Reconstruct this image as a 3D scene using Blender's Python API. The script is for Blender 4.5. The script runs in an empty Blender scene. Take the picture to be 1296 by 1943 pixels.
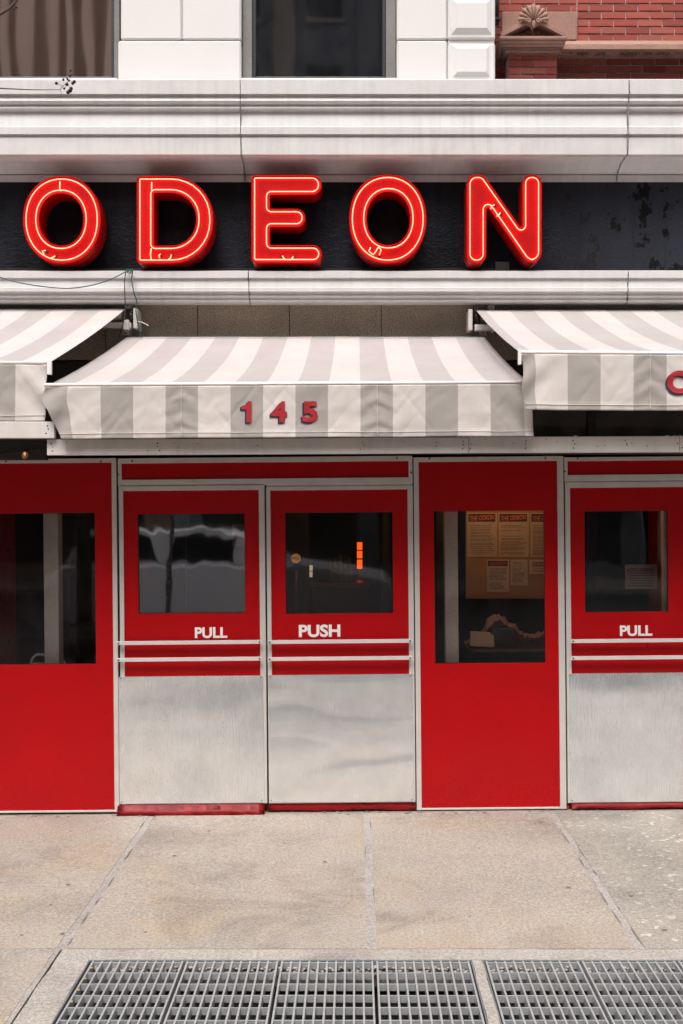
import bpy, bmesh, math, random
from mathutils import Vector, Matrix, noise
R = math.radians
random.seed(7)
sc = bpy.context.scene
COL = sc.collection
# ------------------------------------------------------------------ camera, sky, sun, exposure
F, CX, CY, D0, CH = 2112.0, 676.0, 973.0, 6.6, 1.77
cam = bpy.data.cameras.new('camera'); co = bpy.data.objects.new('camera', cam); COL.objects.link(co)
co.location = (0, -D0, CH); co.rotation_euler = (R(90), 0, 0)
cam.sensor_fit = 'VERTICAL'; cam.sensor_height = 36; cam.lens = F/1943*36
cam.shift_x = -(CX-648)/1943; cam.shift_y = (CY-971.5)/1943
cam.clip_start = .05; cam.clip_end = 400
sc.camera = co
w = bpy.data.worlds.new('World'); sc.world = w; w.use_nodes = True
wn = w.node_tree; bg = wn.nodes['Background']
sky = wn.nodes.new('ShaderNodeTexSky'); sky.sky_type = 'NISHITA'; sky.sun_disc = False
sky.sun_elevation = R(60); sky.sun_rotation = R(192); sky.air_density = 1.5; sky.dust_density = 6
hs = wn.nodes.new('ShaderNodeHueSaturation'); hs.inputs['Saturation'].default_value = .14
wn.links.new(sky.outputs[0], hs.inputs['Color']); wn.links.new(hs.outputs[0], bg.inputs['Color'])
bg.inputs['Strength'].default_value = .125
sl = bpy.data.lights.new('sun', 'SUN'); sl.energy = 1.3; sl.angle = R(30); sl.color = (1, .95, .9)
so = bpy.data.objects.new('sun', sl); COL.objects.link(so)
el, az = R(60), R(192)
sd = Vector((math.sin(az)*math.cos(el), math.cos(az)*math.cos(el), math.sin(el)))
so.rotation_euler = sd.to_track_quat('Z', 'Y').to_euler(); so.location = (-3, -8, 12)
sc.view_settings.view_transform = 'Standard'; sc.view_settings.look = 'None'
sc.view_settings.gamma = 1; sc.view_settings.use_curve_mapping = False
sc.view_settings.exposure = 0.78

# ------------------------------------------------------------------ helpers
def P(px, py, d): return Vector(((px-CX)/F*d, d-D0, CH-(py-CY)/F*d))
def PX(px, d): return (px-CX)/F*d
def PZ(py, d): return CH-(py-CY)/F*d
LEAN, ROLL = .0, .0093
def Lc(px, py):
    X = (px-CX)/320; Z = 1
    for _ in range(3):
        d = D0+max(Z, 0)*LEAN; X = (px-CX)/F*d; Z = CH-(py-CY)/F*d-ROLL*X
    return X, Z
def gz(X, Y):                                    # the pavement falls a little to the left along the shopfront
    t = max(0, min(1, (Y+2.1)/2.1)); return .0093*X*t

def rnd(a, b): return random.uniform(a, b)
def empty(name, loc=(0, 0, 0), label=None, cat=None, group=None, rot=(0, 0, 0)):
    o = bpy.data.objects.new(name, None); COL.objects.link(o); o.location = loc; o.rotation_euler = rot
    o.empty_display_size = .1
    return tag(o, label, cat, group)
def tag(o, label=None, cat=None, group=None, kind=None):
    if label: o['label'] = label
    if cat: o['category'] = cat
    if group: o['group'] = group
    if kind: o['kind'] = kind
    return o
def off(parent):                                 # location of a top-level root (children meshes are written in world coordinates)
    v = Vector((0, 0, 0)); p = parent
    while p: v += p.location; p = p.parent
    return v
def link(name, me, mat, parent=None, smooth=False):
    o = bpy.data.objects.new(name, me); COL.objects.link(o)
    if mat and not me.materials: me.materials.append(mat)
    if smooth:
        for p in me.polygons: p.use_smooth = True
    if parent: o.parent = parent
    return o
def mk(name, bm, mat, parent=None, smooth=False, local=False):
    me = bpy.data.meshes.new(name)
    bmesh.ops.recalc_face_normals(bm, faces=bm.faces)
    bm.to_mesh(me); bm.free()
    if parent and not local: me.transform(Matrix.Translation(-off(parent)))
    return link(name, me, mat, parent, smooth)
def addbox(bm, x0, x1, y0, y1, z0, z1, bev=0, seg=1):
    r = bmesh.ops.create_cube(bm, size=1)
    vs = r['verts']
    for v in vs:
        v.co = Vector((x0+(v.co.x+.5)*(x1-x0), y0+(v.co.y+.5)*(y1-y0), z0+(v.co.z+.5)*(z1-z0)))
    if bev:
        es = list({e for v in vs for e in v.link_edges})
        bmesh.ops.bevel(bm, geom=es, offset=bev, segments=seg, affect='EDGES', profile=.5)
def box(name, x0, x1, y0, y1, z0, z1, mat, parent=None, bev=.002, seg=1):
    bm = bmesh.new(); addbox(bm, x0, x1, y0, y1, z0, z1, bev, seg)
    return mk(name, bm, mat, parent)
def addtube(bm, pts, r, n=8, closed=False, r2=None):
    pts = [Vector(p) for p in pts]; m = len(pts); rings = []
    up = Vector((0, 0, 1)); prev = None
    for i, p in enumerate(pts):
        if closed: t = pts[(i+1) % m]-pts[i-1]
        else: t = pts[min(i+1, m-1)]-pts[max(i-1, 0)]
        if t.length < 1e-9: t = Vector((1, 0, 0))
        t.normalize()
        if prev is None:
            a = t.cross(up)
            if a.length < .2: a = t.cross(Vector((0, 1, 0)))
        else: a = prev-t*prev.dot(t)
        a.normalize(); prev = a; b = t.cross(a)
        rr = r if r2 is None else r+(r2-r)*i/max(1, m-1)
        rings.append([bm.verts.new(p+rr*(a*math.cos(2*math.pi*k/n)+b*math.sin(2*math.pi*k/n))) for k in range(n)])
    for i in range(m if closed else m-1):
        A, B = rings[i], rings[(i+1) % m]
        for k in range(n): bm.faces.new((A[k], A[(k+1) % n], B[(k+1) % n], B[k]))
    if not closed: bm.faces.new(rings[0]); bm.faces.new(rings[-1][::-1])
def tube(name, pts, r, mat, parent=None, n=8, closed=False, r2=None):
    bm = bmesh.new(); addtube(bm, pts, r, n, closed, r2); return mk(name, bm, mat, parent, True)
def addprism(bm, poly, axis, a, b):              # poly of (u,v) extruded along an axis; axis 'x': (y,z), 'y': (x,z), 'z': (x,y)
    def pt(u, v, s): return {'x': (s, u, v), 'y': (u, s, v), 'z': (u, v, s)}[axis]
    A = [bm.verts.new(pt(u, v, a)) for u, v in poly]; B = [bm.verts.new(pt(u, v, b)) for u, v in poly]
    bm.faces.new(A); bm.faces.new(B[::-1]); n = len(poly)
    for i in range(n): bm.faces.new((A[i], B[i], B[(i+1) % n], A[(i+1) % n]))
def prism(name, poly, axis, a, b, mat, parent=None, bev=0):
    bm = bmesh.new(); addprism(bm, poly, axis, a, b)
    if bev: bmesh.ops.bevel(bm, geom=list(bm.edges), offset=bev, segments=1, affect='EDGES')
    return mk(name, bm, mat, parent)
def addball(bm, c, rx, ry=None, rz=None, u=12, v=8, M=None):
    r = bmesh.ops.create_uvsphere(bm, u_segments=u, v_segments=v, radius=1)
    for q in r['verts']:
        p = Vector((q.co.x*rx, q.co.y*(ry or rx), q.co.z*(rz or rx)))
        if M: p = M @ p
        q.co = p+Vector(c)
def fill2d(contours, y0, y1, bev=0):             # contours in (x,z): outer + holes -> solid between y0 and y1
    cu = bpy.data.curves.new('c', 'CURVE'); cu.dimensions = '2D'; cu.fill_mode = 'BOTH'
    cu.extrude = abs(y1-y0)/2-bev; cu.bevel_depth = bev; cu.bevel_resolution = 1
    if bev: cu.offset = -bev
    for c in contours:
        sp = cu.splines.new('POLY'); sp.points.add(len(c)-1); sp.use_cyclic_u = True
        for i, (x, z) in enumerate(c): sp.points[i].co = (x, z, 0, 1)
    return curve_mesh(cu, Matrix.Translation((0, (y0+y1)/2, 0)) @ Matrix.Rotation(R(90), 4, 'X'))
def curve_mesh(cu, M):
    o = bpy.data.objects.new('tmp', cu); COL.objects.link(o)
    bpy.context.view_layer.update()
    me = bpy.data.meshes.new_from_object(o.evaluated_get(bpy.context.evaluated_depsgraph_get()))
    bpy.data.objects.remove(o); me.transform(M); me.materials.clear()
    return me
def text_mesh(s, x0, x1, z0, z1, y, th, bold=.02, shear=0):   # lettering fitted in a rectangle of the x-z plane
    cu = bpy.data.curves.new('t', 'FONT'); cu.body = s; cu.size = 1; cu.offset = bold; cu.extrude = .01; cu.shear = shear
    me = curve_mesh(cu, Matrix.Identity(4))
    xs = [v.co.x for v in me.vertices]; zs = [v.co.y for v in me.vertices]
    ax, bx, az_, bz = min(xs), max(xs), min(zs), max(zs)
    for v in me.vertices:
        x, z, t = v.co.x, v.co.y, v.co.z
        v.co = (x0+(x-ax)/(bx-ax)*(x1-x0), y-(th if t > 0 else 0), z0+(z-az_)/(bz-az_)*(z1-z0))
    return me
def child_mesh(name, me, mat, parent, smooth=False):
    me.transform(Matrix.Translation(-off(parent))); return link(name, me, mat, parent, smooth)
def rrect(pts, inset=0, seg=7):                  # polygon [(x,z,r)] with rounded corners, offset inwards by inset
    n = len(pts)
    area = sum(pts[i][0]*pts[(i+1) % n][1]-pts[(i+1) % n][0]*pts[i][1] for i in range(n))
    sg = 1 if area > 0 else -1
    def line(i):
        a, b = Vector(pts[i][:2]), Vector(pts[(i+1) % n][:2]); d = (b-a).normalized(); nn = Vector((-d.y, d.x))*sg
        return a+nn*inset, d
    out = []
    corners = []
    for i in range(n):
        p1, d1 = line(i-1 if i else n-1); p2, d2 = line(i)
        cr = d1.x*d2.y-d1.y*d2.x
        t = ((p2.x-p1.x)*d2.y-(p2.y-p1.y)*d2.x)/cr
        corners.append((p1+d1*t, d1, d2, cr*sg > 0))
    for i in range(n):
        p, d1, d2, convex = corners[i]
        r = pts[i][2]-inset if convex else pts[i][2]+inset
        r = max(r, 1e-5)
        ang = math.acos(max(-1, min(1, d1.dot(d2)))); tl = r*math.tan(ang/2)
        a = p-d1*tl; nn = Vector((-d1.y, d1.x))*(1 if (d1.x*d2.y-d1.y*d2.x) > 0 else -1); c = a+nn*r
        s0 = a-c; rot = ang*(1 if (d1.x*d2.y-d1.y*d2.x) > 0 else -1)
        m = max(2, int(seg*ang/(math.pi/2)+1))
        for k in range(m+1):
            th = rot*k/m; out.append((c.x+s0.x*math.cos(th)-s0.y*math.sin(th), c.y+s0.x*math.sin(th)+s0.y*math.cos(th)))
    return out
def ellipse(x0, x1, z0, z1, n=72, e=2.12):
    out = []
    for k in range(n):
        a = 2*math.pi*k/n; c, s = math.cos(a), math.sin(a)
        out.append(((x0+x1)/2+(x1-x0)/2*math.copysign(abs(c)**(2/e), c), (z0+z1)/2+(z1-z0)/2*math.copysign(abs(s)**(2/e), s)))
    return out

# ------------------------------------------------------------------ materials
def M(name, col=(.5, .5, .5), rough=.6, metal=0, **k):
    m = bpy.data.materials.new(name); m.use_nodes = True; nt = m.node_tree; b = nt.nodes['Principled BSDF']
    b.inputs['Base Color'].default_value = (*col, 1); b.inputs['Roughness'].default_value = rough; b.inputs['Metallic'].default_value = metal
    for kk, v in k.items(): b.inputs[kk.replace('_', ' ')].default_value = v
    return m
def N(m, t, **k):
    n = m.node_tree.nodes.new(t)
    for a, v in k.items(): setattr(n, a, v)
    return n
def lk(m, a, b): m.node_tree.links.new(a, b)
def B(m): return m.node_tree.nodes['Principled BSDF']
def coords(m, scale=(1, 1, 1), which='Object', rot=(0, 0, 0)):
    tc = N(m, 'ShaderNodeTexCoord'); mp = N(m, 'ShaderNodeMapping'); mp.inputs['Scale'].default_value = scale; mp.inputs['Rotation'].default_value = rot
    lk(m, tc.outputs[which], mp.inputs[0]); return mp.outputs[0]
def noi(m, vec, scale, detail=5, rough=.55, dist=0):
    n = N(m, 'ShaderNodeTexNoise'); n.inputs['Scale'].default_value = scale; n.inputs['Detail'].default_value = detail
    n.inputs['Roughness'].default_value = rough; n.inputs['Distortion'].default_value = dist
    lk(m, vec, n.inputs['Vector']); return n.outputs['Fac']
def ramp(m, fac, stops):
    r = N(m, 'ShaderNodeValToRGB'); e = r.color_ramp.elements
    while len(e) < len(stops): e.new(.5)
    for i, (p, c) in enumerate(stops):
        e[i].position = p; e[i].color = (*c, 1) if len(c) == 3 else c
    lk(m, fac, r.inputs[0]); return r.outputs[0]
def g(v): return (v, v, v)
def mix(m, fac, a, b, mode='MIX'):
    x = N(m, 'ShaderNodeMix', data_type='RGBA', blend_type=mode)
    for s, i in ((fac, 0), (a, 6), (b, 7)):
        if isinstance(s, bpy.types.NodeSocket): lk(m, s, x.inputs[i])
        else: x.inputs[i].default_value = s if i == 0 else (*s, 1)
    return x.outputs[2]
def bump(m, h, strength=.3, dist=.01, prev=None):
    b = N(m, 'ShaderNodeBump'); b.inputs['Strength'].default_value = strength; b.inputs['Distance'].default_value = dist
    lk(m, h, b.inputs['Height'])
    if prev: lk(m, prev, b.inputs['Normal'])
    lk(m, b.outputs[0], B(m).inputs['Normal']); return b.outputs[0]
def weathered(name, col, dark, rough=.55, sc_=(1, 1, 1), amt=.5, fine=60, bs=.15, fc=(.86, 1.04)):
    m = M(name, col, rough); v = coords(m, sc_)
    a = ramp(m, noi(m, v, 2.2, 8, .62), [(.42, g(0)), (.8, g(1))])
    f = ramp(m, noi(m, v, fine, 3, .7), [(.35, g(fc[0])), (.65, g(fc[1]))])
    c = mix(m, a, col, tuple(c0*(1-amt)+d0*amt for c0, d0 in zip(col, dark)))
    c = mix(m, 1.0, c, f, 'MULTIPLY'); lk(m, c, B(m).inputs['Base Color'])
    bump(m, noi(m, v, fine*.6, 4, .6), bs, .004)
    return m

white_stone = weathered('white_painted_stone', (.66, .635, .62), (.58, .55, .53), .6, (1, 1, 1), .3, 260, .02, (.97, 1.01))
# cornice: painted, with dirt streaks running down and dark specks
def cornice_mat(name, base, dark):
    m = M(name, base, .5); v = coords(m, (30, 2, 2.2)); v2 = coords(m)
    st = ramp(m, noi(m, v, 1, 6, .6), [(.4, g(0)), (.75, g(1))])
    st2 = ramp(m, noi(m, v2, 1.3, 6, .6), [(.35, g(0)), (.7, g(1))])
    mm = N(m, 'ShaderNodeMath', operation='MULTIPLY'); lk(m, st, mm.inputs[0]); lk(m, st2, mm.inputs[1])
    c = mix(m, mm.outputs[0], base, dark)
    sp = ramp(m, noi(m, v2, 42, 2, .9), [(.74, g(0)), (.78, g(1))])
    c = mix(m, sp, c, (.25, .21, .18))
    blot = ramp(m, noi(m, v2, 5, 8, .65), [(.3, g(.9)), (.7, g(1.05))])
    c = mix(m, 1.0, c, blot, 'MULTIPLY')
    lk(m, c, B(m).inputs['Base Color']); bump(m, noi(m, v2, 14, 6, .6), .12, .006); return m
white_cornice = cornice_mat('white_cornice_paint', (.60, .575, .565), (.50, .47, .455))
white_fascia = cornice_mat('white_board_paint', (.64, .59, .56), (.5, .45, .42))
crack_mat = M('crack_dark', (.06, .045, .04), .9)
joint_mat = weathered('pale_joint_filler', (.50, .47, .44), (.3, .27, .25), .8, amt=.5)

def granite():
    m = M('speckled_granite', (.2, .17, .14), .45); v = coords(m)
    n = noi(m, v, 95, 3, .75)
    c = ramp(m, n, [(.38, (.06, .045, .036)), (.46, (.24, .19, .145)), (.56, (.42, .345, .26)), (.68, (.54, .46, .37))])
    vn = N(m, 'ShaderNodeTexVoronoi'); vn.inputs['Scale'].default_value = 150; lk(m, v, vn.inputs['Vector'])
    c = mix(m, .35, c, ramp(m, vn.outputs['Distance'], [(.1, (.09, .07, .055)), (.5, (.50, .42, .33))]))
    big = ramp(m, noi(m, v, 3, 4), [(.3, g(.8)), (.7, g(1.1))]); c = mix(m, 1.0, c, big, 'MULTIPLY')
    lk(m, c, B(m).inputs['Base Color']); bump(m, n, .15, .002); return m
granite_mat = granite()

def red_mat(name, col=(.41, .001, .003), rough=.32):
    m = M(name, col, rough, Specular_IOR_Level=.22); v = coords(m)
    c = mix(m, ramp(m, noi(m, v, 2.5, 6, .6), [(.35, g(0)), (.75, g(1))]), col, (col[0]*.86, col[1]*1.2, col[2]*1.3))
    # dust splashed on the lowest part
    sx = N(m, 'ShaderNodeSeparateXYZ'); lk(m, v, sx.inputs[0])
    mr = N(m, 'ShaderNodeMapRange'); lk(m, sx.outputs['Z'], mr.inputs['Value']); mr.inputs['From Min'].default_value = .5; mr.inputs['From Max'].default_value = .0
    sp = ramp(m, noi(m, v, 120, 4, .8), [(.52, g(0)), (.72, g(1))])
    mu = N(m, 'ShaderNodeMath', operation='MULTIPLY'); lk(m, mr.outputs[0], mu.inputs[0]); lk(m, sp, mu.inputs[1])
    mu2 = N(m, 'ShaderNodeMath', operation='MULTIPLY'); lk(m, mu.outputs[0], mu2.inputs[0]); mu2.inputs[1].default_value = .14
    c = mix(m, mu2.outputs[0], c, (.45, .2, .18))
    ch = ramp(m, noi(m, v, 34, 2, .9), [(.795, g(0)), (.81, g(.7))]); c = mix(m, ch, c, (.12, .02, .02))
    lk(m, c, B(m).inputs['Base Color'])
    rr = ramp(m, noi(m, v, 9, 6, .6), [(.3, g(rough-.05)), (.7, g(rough+.12))]); lk(m, rr, B(m).inputs['Roughness'])
    b1 = bump(m, noi(m, coords(m, (2, 1, 1)), 1.6, 2, .4), .25, .012); bump(m, noi(m, v, 160, 2), .05, .001, b1); return m
red_panel = red_mat('glossy_red_panel')
red_bead = red_mat('red_bead', (.45, .003, .008), .25)

def alu(name, col, r0, r1, sx=(1, 1, 60), br=.08, warp=0, spots=False, wseed=0):
    m = M(name, col, r0, 1); v = coords(m); vb = coords(m, sx)
    if warp: B(m).inputs['Metallic'].default_value = .82
    rr = ramp(m, noi(m, vb, 6, 6, .7), [(.3, g(r0)), (.75, g(r1))]); lk(m, rr, B(m).inputs['Roughness'])
    c = mix(m, ramp(m, noi(m, v, 6, 8, .7), [(.4, g(0)), (.8, g(1))]), col, tuple(x*.8 for x in col))
    if spots:
        s = ramp(m, noi(m, v, 130, 3, .8), [(.635, g(0)), (.68, g(1))])
        area = ramp(m, noi(m, v, 2.3, 3), [(.52, g(0)), (.66, g(1))])
        mu = N(m, 'ShaderNodeMath', operation='MULTIPLY'); lk(m, s, mu.inputs[0]); lk(m, area, mu.inputs[1])
        c = mix(m, mu.outputs[0], c, (.95, .93, .9))
        md = N(m, 'ShaderNodeMath', operation='MULTIPLY'); lk(m, mu.outputs[0], md.inputs[0]); md.inputs[1].default_value = .8
        iv = N(m, 'ShaderNodeMath', operation='SUBTRACT'); iv.inputs[0].default_value = 1; lk(m, md.outputs[0], iv.inputs[1])
        ml = N(m, 'ShaderNodeMath', operation='MULTIPLY'); lk(m, iv.outputs[0], ml.inputs[0]); ml.inputs[1].default_value = .84; lk(m, ml.outputs[0], B(m).inputs['Metallic'])
    lk(m, c, B(m).inputs['Base Color'])
    prev = None
    if warp:
        prev = bump(m, noi(m, coords(m, (.7, 1, 2.4)), 1.5+wseed, 1.5, .4, .3), warp, .06)
    bump(m, noi(m, vb, 8, 5, .7), br, .002, prev)
    return m
alu_frame = alu('aluminium_frame', (.68, .64, .61), .38, .55, (1, 1, 1), .06)
B(alu_frame).inputs['Metallic'].default_value = .3
alu_bar = alu('aluminium_bar', (.78, .75, .74), .3, .42, (1, 1, 1), .05); B(alu_bar).inputs['Metallic'].default_value = .3
kick_mat = alu('brushed_kick_plate', (.93, .945, .965), .2, .31, (60, 1, 1), .007, .22, True)
kick_mat2 = alu('brushed_kick_plate_wavy', (.93, .945, .965), .19, .29, (60, 1, 1), .007, .28, True, .37)
screw_mat = M('screw_metal', (.18, .16, .15), .4, .9)
dark_metal = M('dark_metal', (.03, .03, .03), .4, .6)
white_metal = weathered('white_bracket_paint', (.62, .58, .55), (.3, .25, .2), .4, amt=.6)
black_void = M('black_void', (.006, .005, .005), .9)
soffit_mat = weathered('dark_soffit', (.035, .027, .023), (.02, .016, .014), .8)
white_vinyl = M('white_vinyl', (.85, .82, .82), .4)

def black_sign():
    m = M('black_crinkled_paint', (.008, .008, .011), .3, Specular_IOR_Level=.17); v = coords(m)
    n1 = noi(m, coords(m, (1, 1, 1.6)), 26, 5, .65, .8); n2 = noi(m, v, 75, 3, .6)
    pl = ramp(m, noi(m, coords(m, (1.3, 1, 1)), 6, 7, .70), [(.545, g(0)), (.57, g(1))])
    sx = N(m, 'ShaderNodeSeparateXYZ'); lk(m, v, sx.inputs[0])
    mr = N(m, 'ShaderNodeMapRange'); lk(m, sx.outputs['X'], mr.inputs['Value']); mr.inputs['From Min'].default_value = 1.25; mr.inputs['From Max'].default_value = 2.0
    mu = N(m, 'ShaderNodeMath', operation='MULTIPLY'); lk(m, pl, mu.inputs[0]); lk(m, mr.outputs[0], mu.inputs[1])
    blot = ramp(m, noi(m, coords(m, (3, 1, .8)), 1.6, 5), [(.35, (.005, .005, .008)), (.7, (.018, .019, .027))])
    sky_light = N(m, 'ShaderNodeMapRange'); lk(m, sx.outputs['X'], sky_light.inputs['Value']); sky_light.inputs['From Min'].default_value = 1.0; sky_light.inputs['From Max'].default_value = 2.6; sky_light.inputs['To Max'].default_value = .8
    blot = mix(m, sky_light.outputs[0], blot, (.036, .039, .052))  # bluish sky light on the right end, mixed into the base colour
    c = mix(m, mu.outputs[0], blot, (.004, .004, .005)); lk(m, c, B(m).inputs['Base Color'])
    lk(m, ramp(m, mu.outputs[0], [(0, g(.36)), (1, g(.8))]), B(m).inputs['Roughness'])
    b1 = bump(m, n1, .42, .010); b2 = bump(m, n2, .2, .003, b1); bump(m, mu.outputs[0], -.5 if False else .5, .004, b2); return m
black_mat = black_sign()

neon = M('neon_tube_glow', (.9, .5, .3), .3); B(neon).inputs['Emission Color'].default_value = (1, .052, .026, 1); B(neon).inputs['Emission Strength'].default_value = 7
letter_red = M('letter_red_enamel', (.36, .0013, .002), .4, Specular_IOR_Level=.25)
v_ = coords(letter_red)
c_ = mix(letter_red, ramp(letter_red, noi(letter_red, v_, 7, 6, .7), [(.4, g(0)), (.8, g(1))]), (.36, .0013, .002), (.27, .001, .0015))
c_ = mix(letter_red, ramp(letter_red, noi(letter_red, v_, 30, 3, .8), [(.72, g(0)), (.76, g(1))]), c_, (.05, .004, .004))
lk(letter_red, c_, B(letter_red).inputs['Base Color'])
electrode_black = M('electrode_housing', (.01, .005, .005), .5)

def cloth(name, a=(.78, .71, .685), b=(.52, .465, .45), trans=.3):
    m = M(name, a, .85); uv = N(m, 'ShaderNodeUVMap'); sx = N(m, 'ShaderNodeSeparateXYZ'); lk(m, uv.outputs[0], sx.inputs[0])
    h = N(m, 'ShaderNodeMath', operation='MULTIPLY'); lk(m, sx.outputs[0], h.inputs[0]); h.inputs[1].default_value = .5
    f = N(m, 'ShaderNodeMath', operation='FRACT'); lk(m, h.outputs[0], f.inputs[0])
    gt = N(m, 'ShaderNodeMath', operation='GREATER_THAN'); lk(m, f.outputs[0], gt.inputs[0]); gt.inputs[1].default_value = .5
    v = coords(m); weave = ramp(m, noi(m, v, 420, 2, .8), [(.3, g(.9)), (.7, g(1.06))])
    stain = ramp(m, noi(m, v, 3.1, 8, .66), [(.35, g(1)), (.8, g(.86))])
    c = mix(m, gt.outputs[0], b, a); c = mix(m, 1.0, c, weave, 'MULTIPLY'); c = mix(m, 1.0, c, stain, 'MULTIPLY')
    streak = ramp(m, noi(m, coords(m, (14, 1, 1.5)), 2.5, 5, .6), [(.6, g(1)), (.9, (.92, .87, .82))]); c = mix(m, 1.0, c, streak, 'MULTIPLY')
    lk(m, c, B(m).inputs['Base Color'])
    B(m).inputs['Sheen Weight'].default_value = .35; B(m).inputs['Sheen Roughness'].default_value = .4
    bump(m, noi(m, coords(m, (1, 1, 1)), 9, 5, .6), .22, .012)
    tr = N(m, 'ShaderNodeBsdfTranslucent'); lk(m, c, tr.inputs['Color']); ms = N(m, 'ShaderNodeMixShader'); ms.inputs[0].default_value = trans
    out = m.node_tree.nodes['Material Output']; lk(m, B(m).outputs[0], ms.inputs[1]); lk(m, tr.outputs[0], ms.inputs[2]); lk(m, ms.outputs[0], out.inputs['Surface'])
    return m
cloth_top = cloth('striped_canopy_cloth', (.76, .70, .68), (.585, .54, .525)); cloth_val = cloth('striped_valance_cloth', (.76, .69, .65), (.47, .42, .39), trans=.22)  # same cloth; glare on the canopy is put into its paler stripe colours
piping = M('white_piping', (.8, .75, .73), .5)
stitch_red = M('stitched_red', (.34, .006, .014), .7); stitch_navy = M('stitched_navy', (.015, .015, .05), .8)

def glass(name, tint=(.55, .55, .56), base=.09, warp=.25, wscale=1.6, stretch=(1, 1, 1), dirt=.006, det=0):
    m = bpy.data.materials.new(name); m.use_nodes = True; nt = m.node_tree; nt.nodes.remove(nt.nodes['Principled BSDF'])
    tr = N(m, 'ShaderNodeBsdfTransparent'); tr.inputs[0].default_value = (*tint, 1)
    gl = N(m, 'ShaderNodeBsdfGlossy'); gl.inputs['Roughness'].default_value = .03; gl.inputs['Color'].default_value = (.9, .9, .92, 1)
    bp = N(m, 'ShaderNodeBump'); bp.inputs['Strength'].default_value = warp; bp.inputs['Distance'].default_value = .01
    lk(m, noi(m, coords(m, stretch), wscale, det, .4, .2), bp.inputs['Height']); lk(m, bp.outputs[0], gl.inputs['Normal'])
    lw = N(m, 'ShaderNodeLayerWeight'); lw.inputs[0].default_value = .25
    mr = N(m, 'ShaderNodeMapRange'); lk(m, lw.outputs['Fresnel'], mr.inputs['Value']); mr.inputs['From Min'].default_value = .0; mr.inputs['From Max'].default_value = 1
    mr.inputs['To Min'].default_value = base; mr.inputs['To Max'].default_value = 1
    ms = N(m, 'ShaderNodeMixShader'); lk(m, mr.outputs[0], ms.inputs[0]); lk(m, tr.outputs[0], ms.inputs[1]); lk(m, gl.outputs[0], ms.inputs[2])
    df = N(m, 'ShaderNodeBsdfDiffuse'); df.inputs[0].default_value = (.5, .48, .46, 1)
    ms2 = N(m, 'ShaderNodeMixShader'); dn = ramp(m, noi(m, coords(m), 5, 7, .7), [(.4, g(0)), (.9, g(dirt*3))]); lk(m, dn, ms2.inputs[0])
    lk(m, ms.outputs[0], ms2.inputs[1]); lk(m, df.outputs[0], ms2.inputs[2])
    lk(m, ms2.outputs[0], nt.nodes['Material Output'].inputs['Surface']); return m
door_glass = glass('door_window_glass', (.8, .8, .8), .14, .12, 4, (1.5, 1, .8), det=1)
door_glass_clear = glass('right_door_glass', (.85, .85, .84), .06, .16, 3, (1.5, 1, .6), det=1)
panel_glass = glass('panel_window_glass', (.92, .9, .88), .008, .10, 2)
upper_glass = glass('upper_window_glass', (.2, .2, .2), .8, .22, 1.8, (1.6, 1, .35), .01, 1)
upper_glass2 = glass('upper_window_glass_dark', (.55, .55, .58), .16, .10, 2, (1, 1, 1), .01)

def brick_m():
    m = M('red_brick', (.3, .07, .045), .85); v = coords(m); oi = N(m, 'ShaderNodeObjectInfo')
    c = ramp(m, oi.outputs['Random'], [(0, (.24, .045, .034)), (.4, (.33, .062, .046)), (.75, (.39, .09, .065)), (1, (.30, .085, .066))])
    gc = coords(m, which='Generated')
    c = mix(m, ramp(m, noi(m, gc, 3, 6, .7), [(.4, g(0)), (.8, g(.6))]), c, (.16, .05, .04))
    c = mix(m, ramp(m, noi(m, gc, 9, 3, .7), [(.62, g(0)), (.8, g(.5))]), c, (.45, .24, .2))
    lk(m, c, B(m).inputs['Base Color']); bump(m, noi(m, gc, 12, 5, .7), .4, .004); return m
brick_mat = brick_m()
mortar_mat = weathered('mortar', (.60, .49, .46), (.4, .26, .23), .9, amt=.6)
brownstone = weathered('brownstone', (.38, .21, .16), (.16, .09, .07), .8, (1, 1, 1.5), .8, 45, .4)
brownstone_d = weathered('brownstone_dark', (.22, .125, .095), (.08, .05, .04), .85, (1, 1, 1.5), .85, 45, .5)  # darker brownstone for some mouldings and the carving

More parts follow.
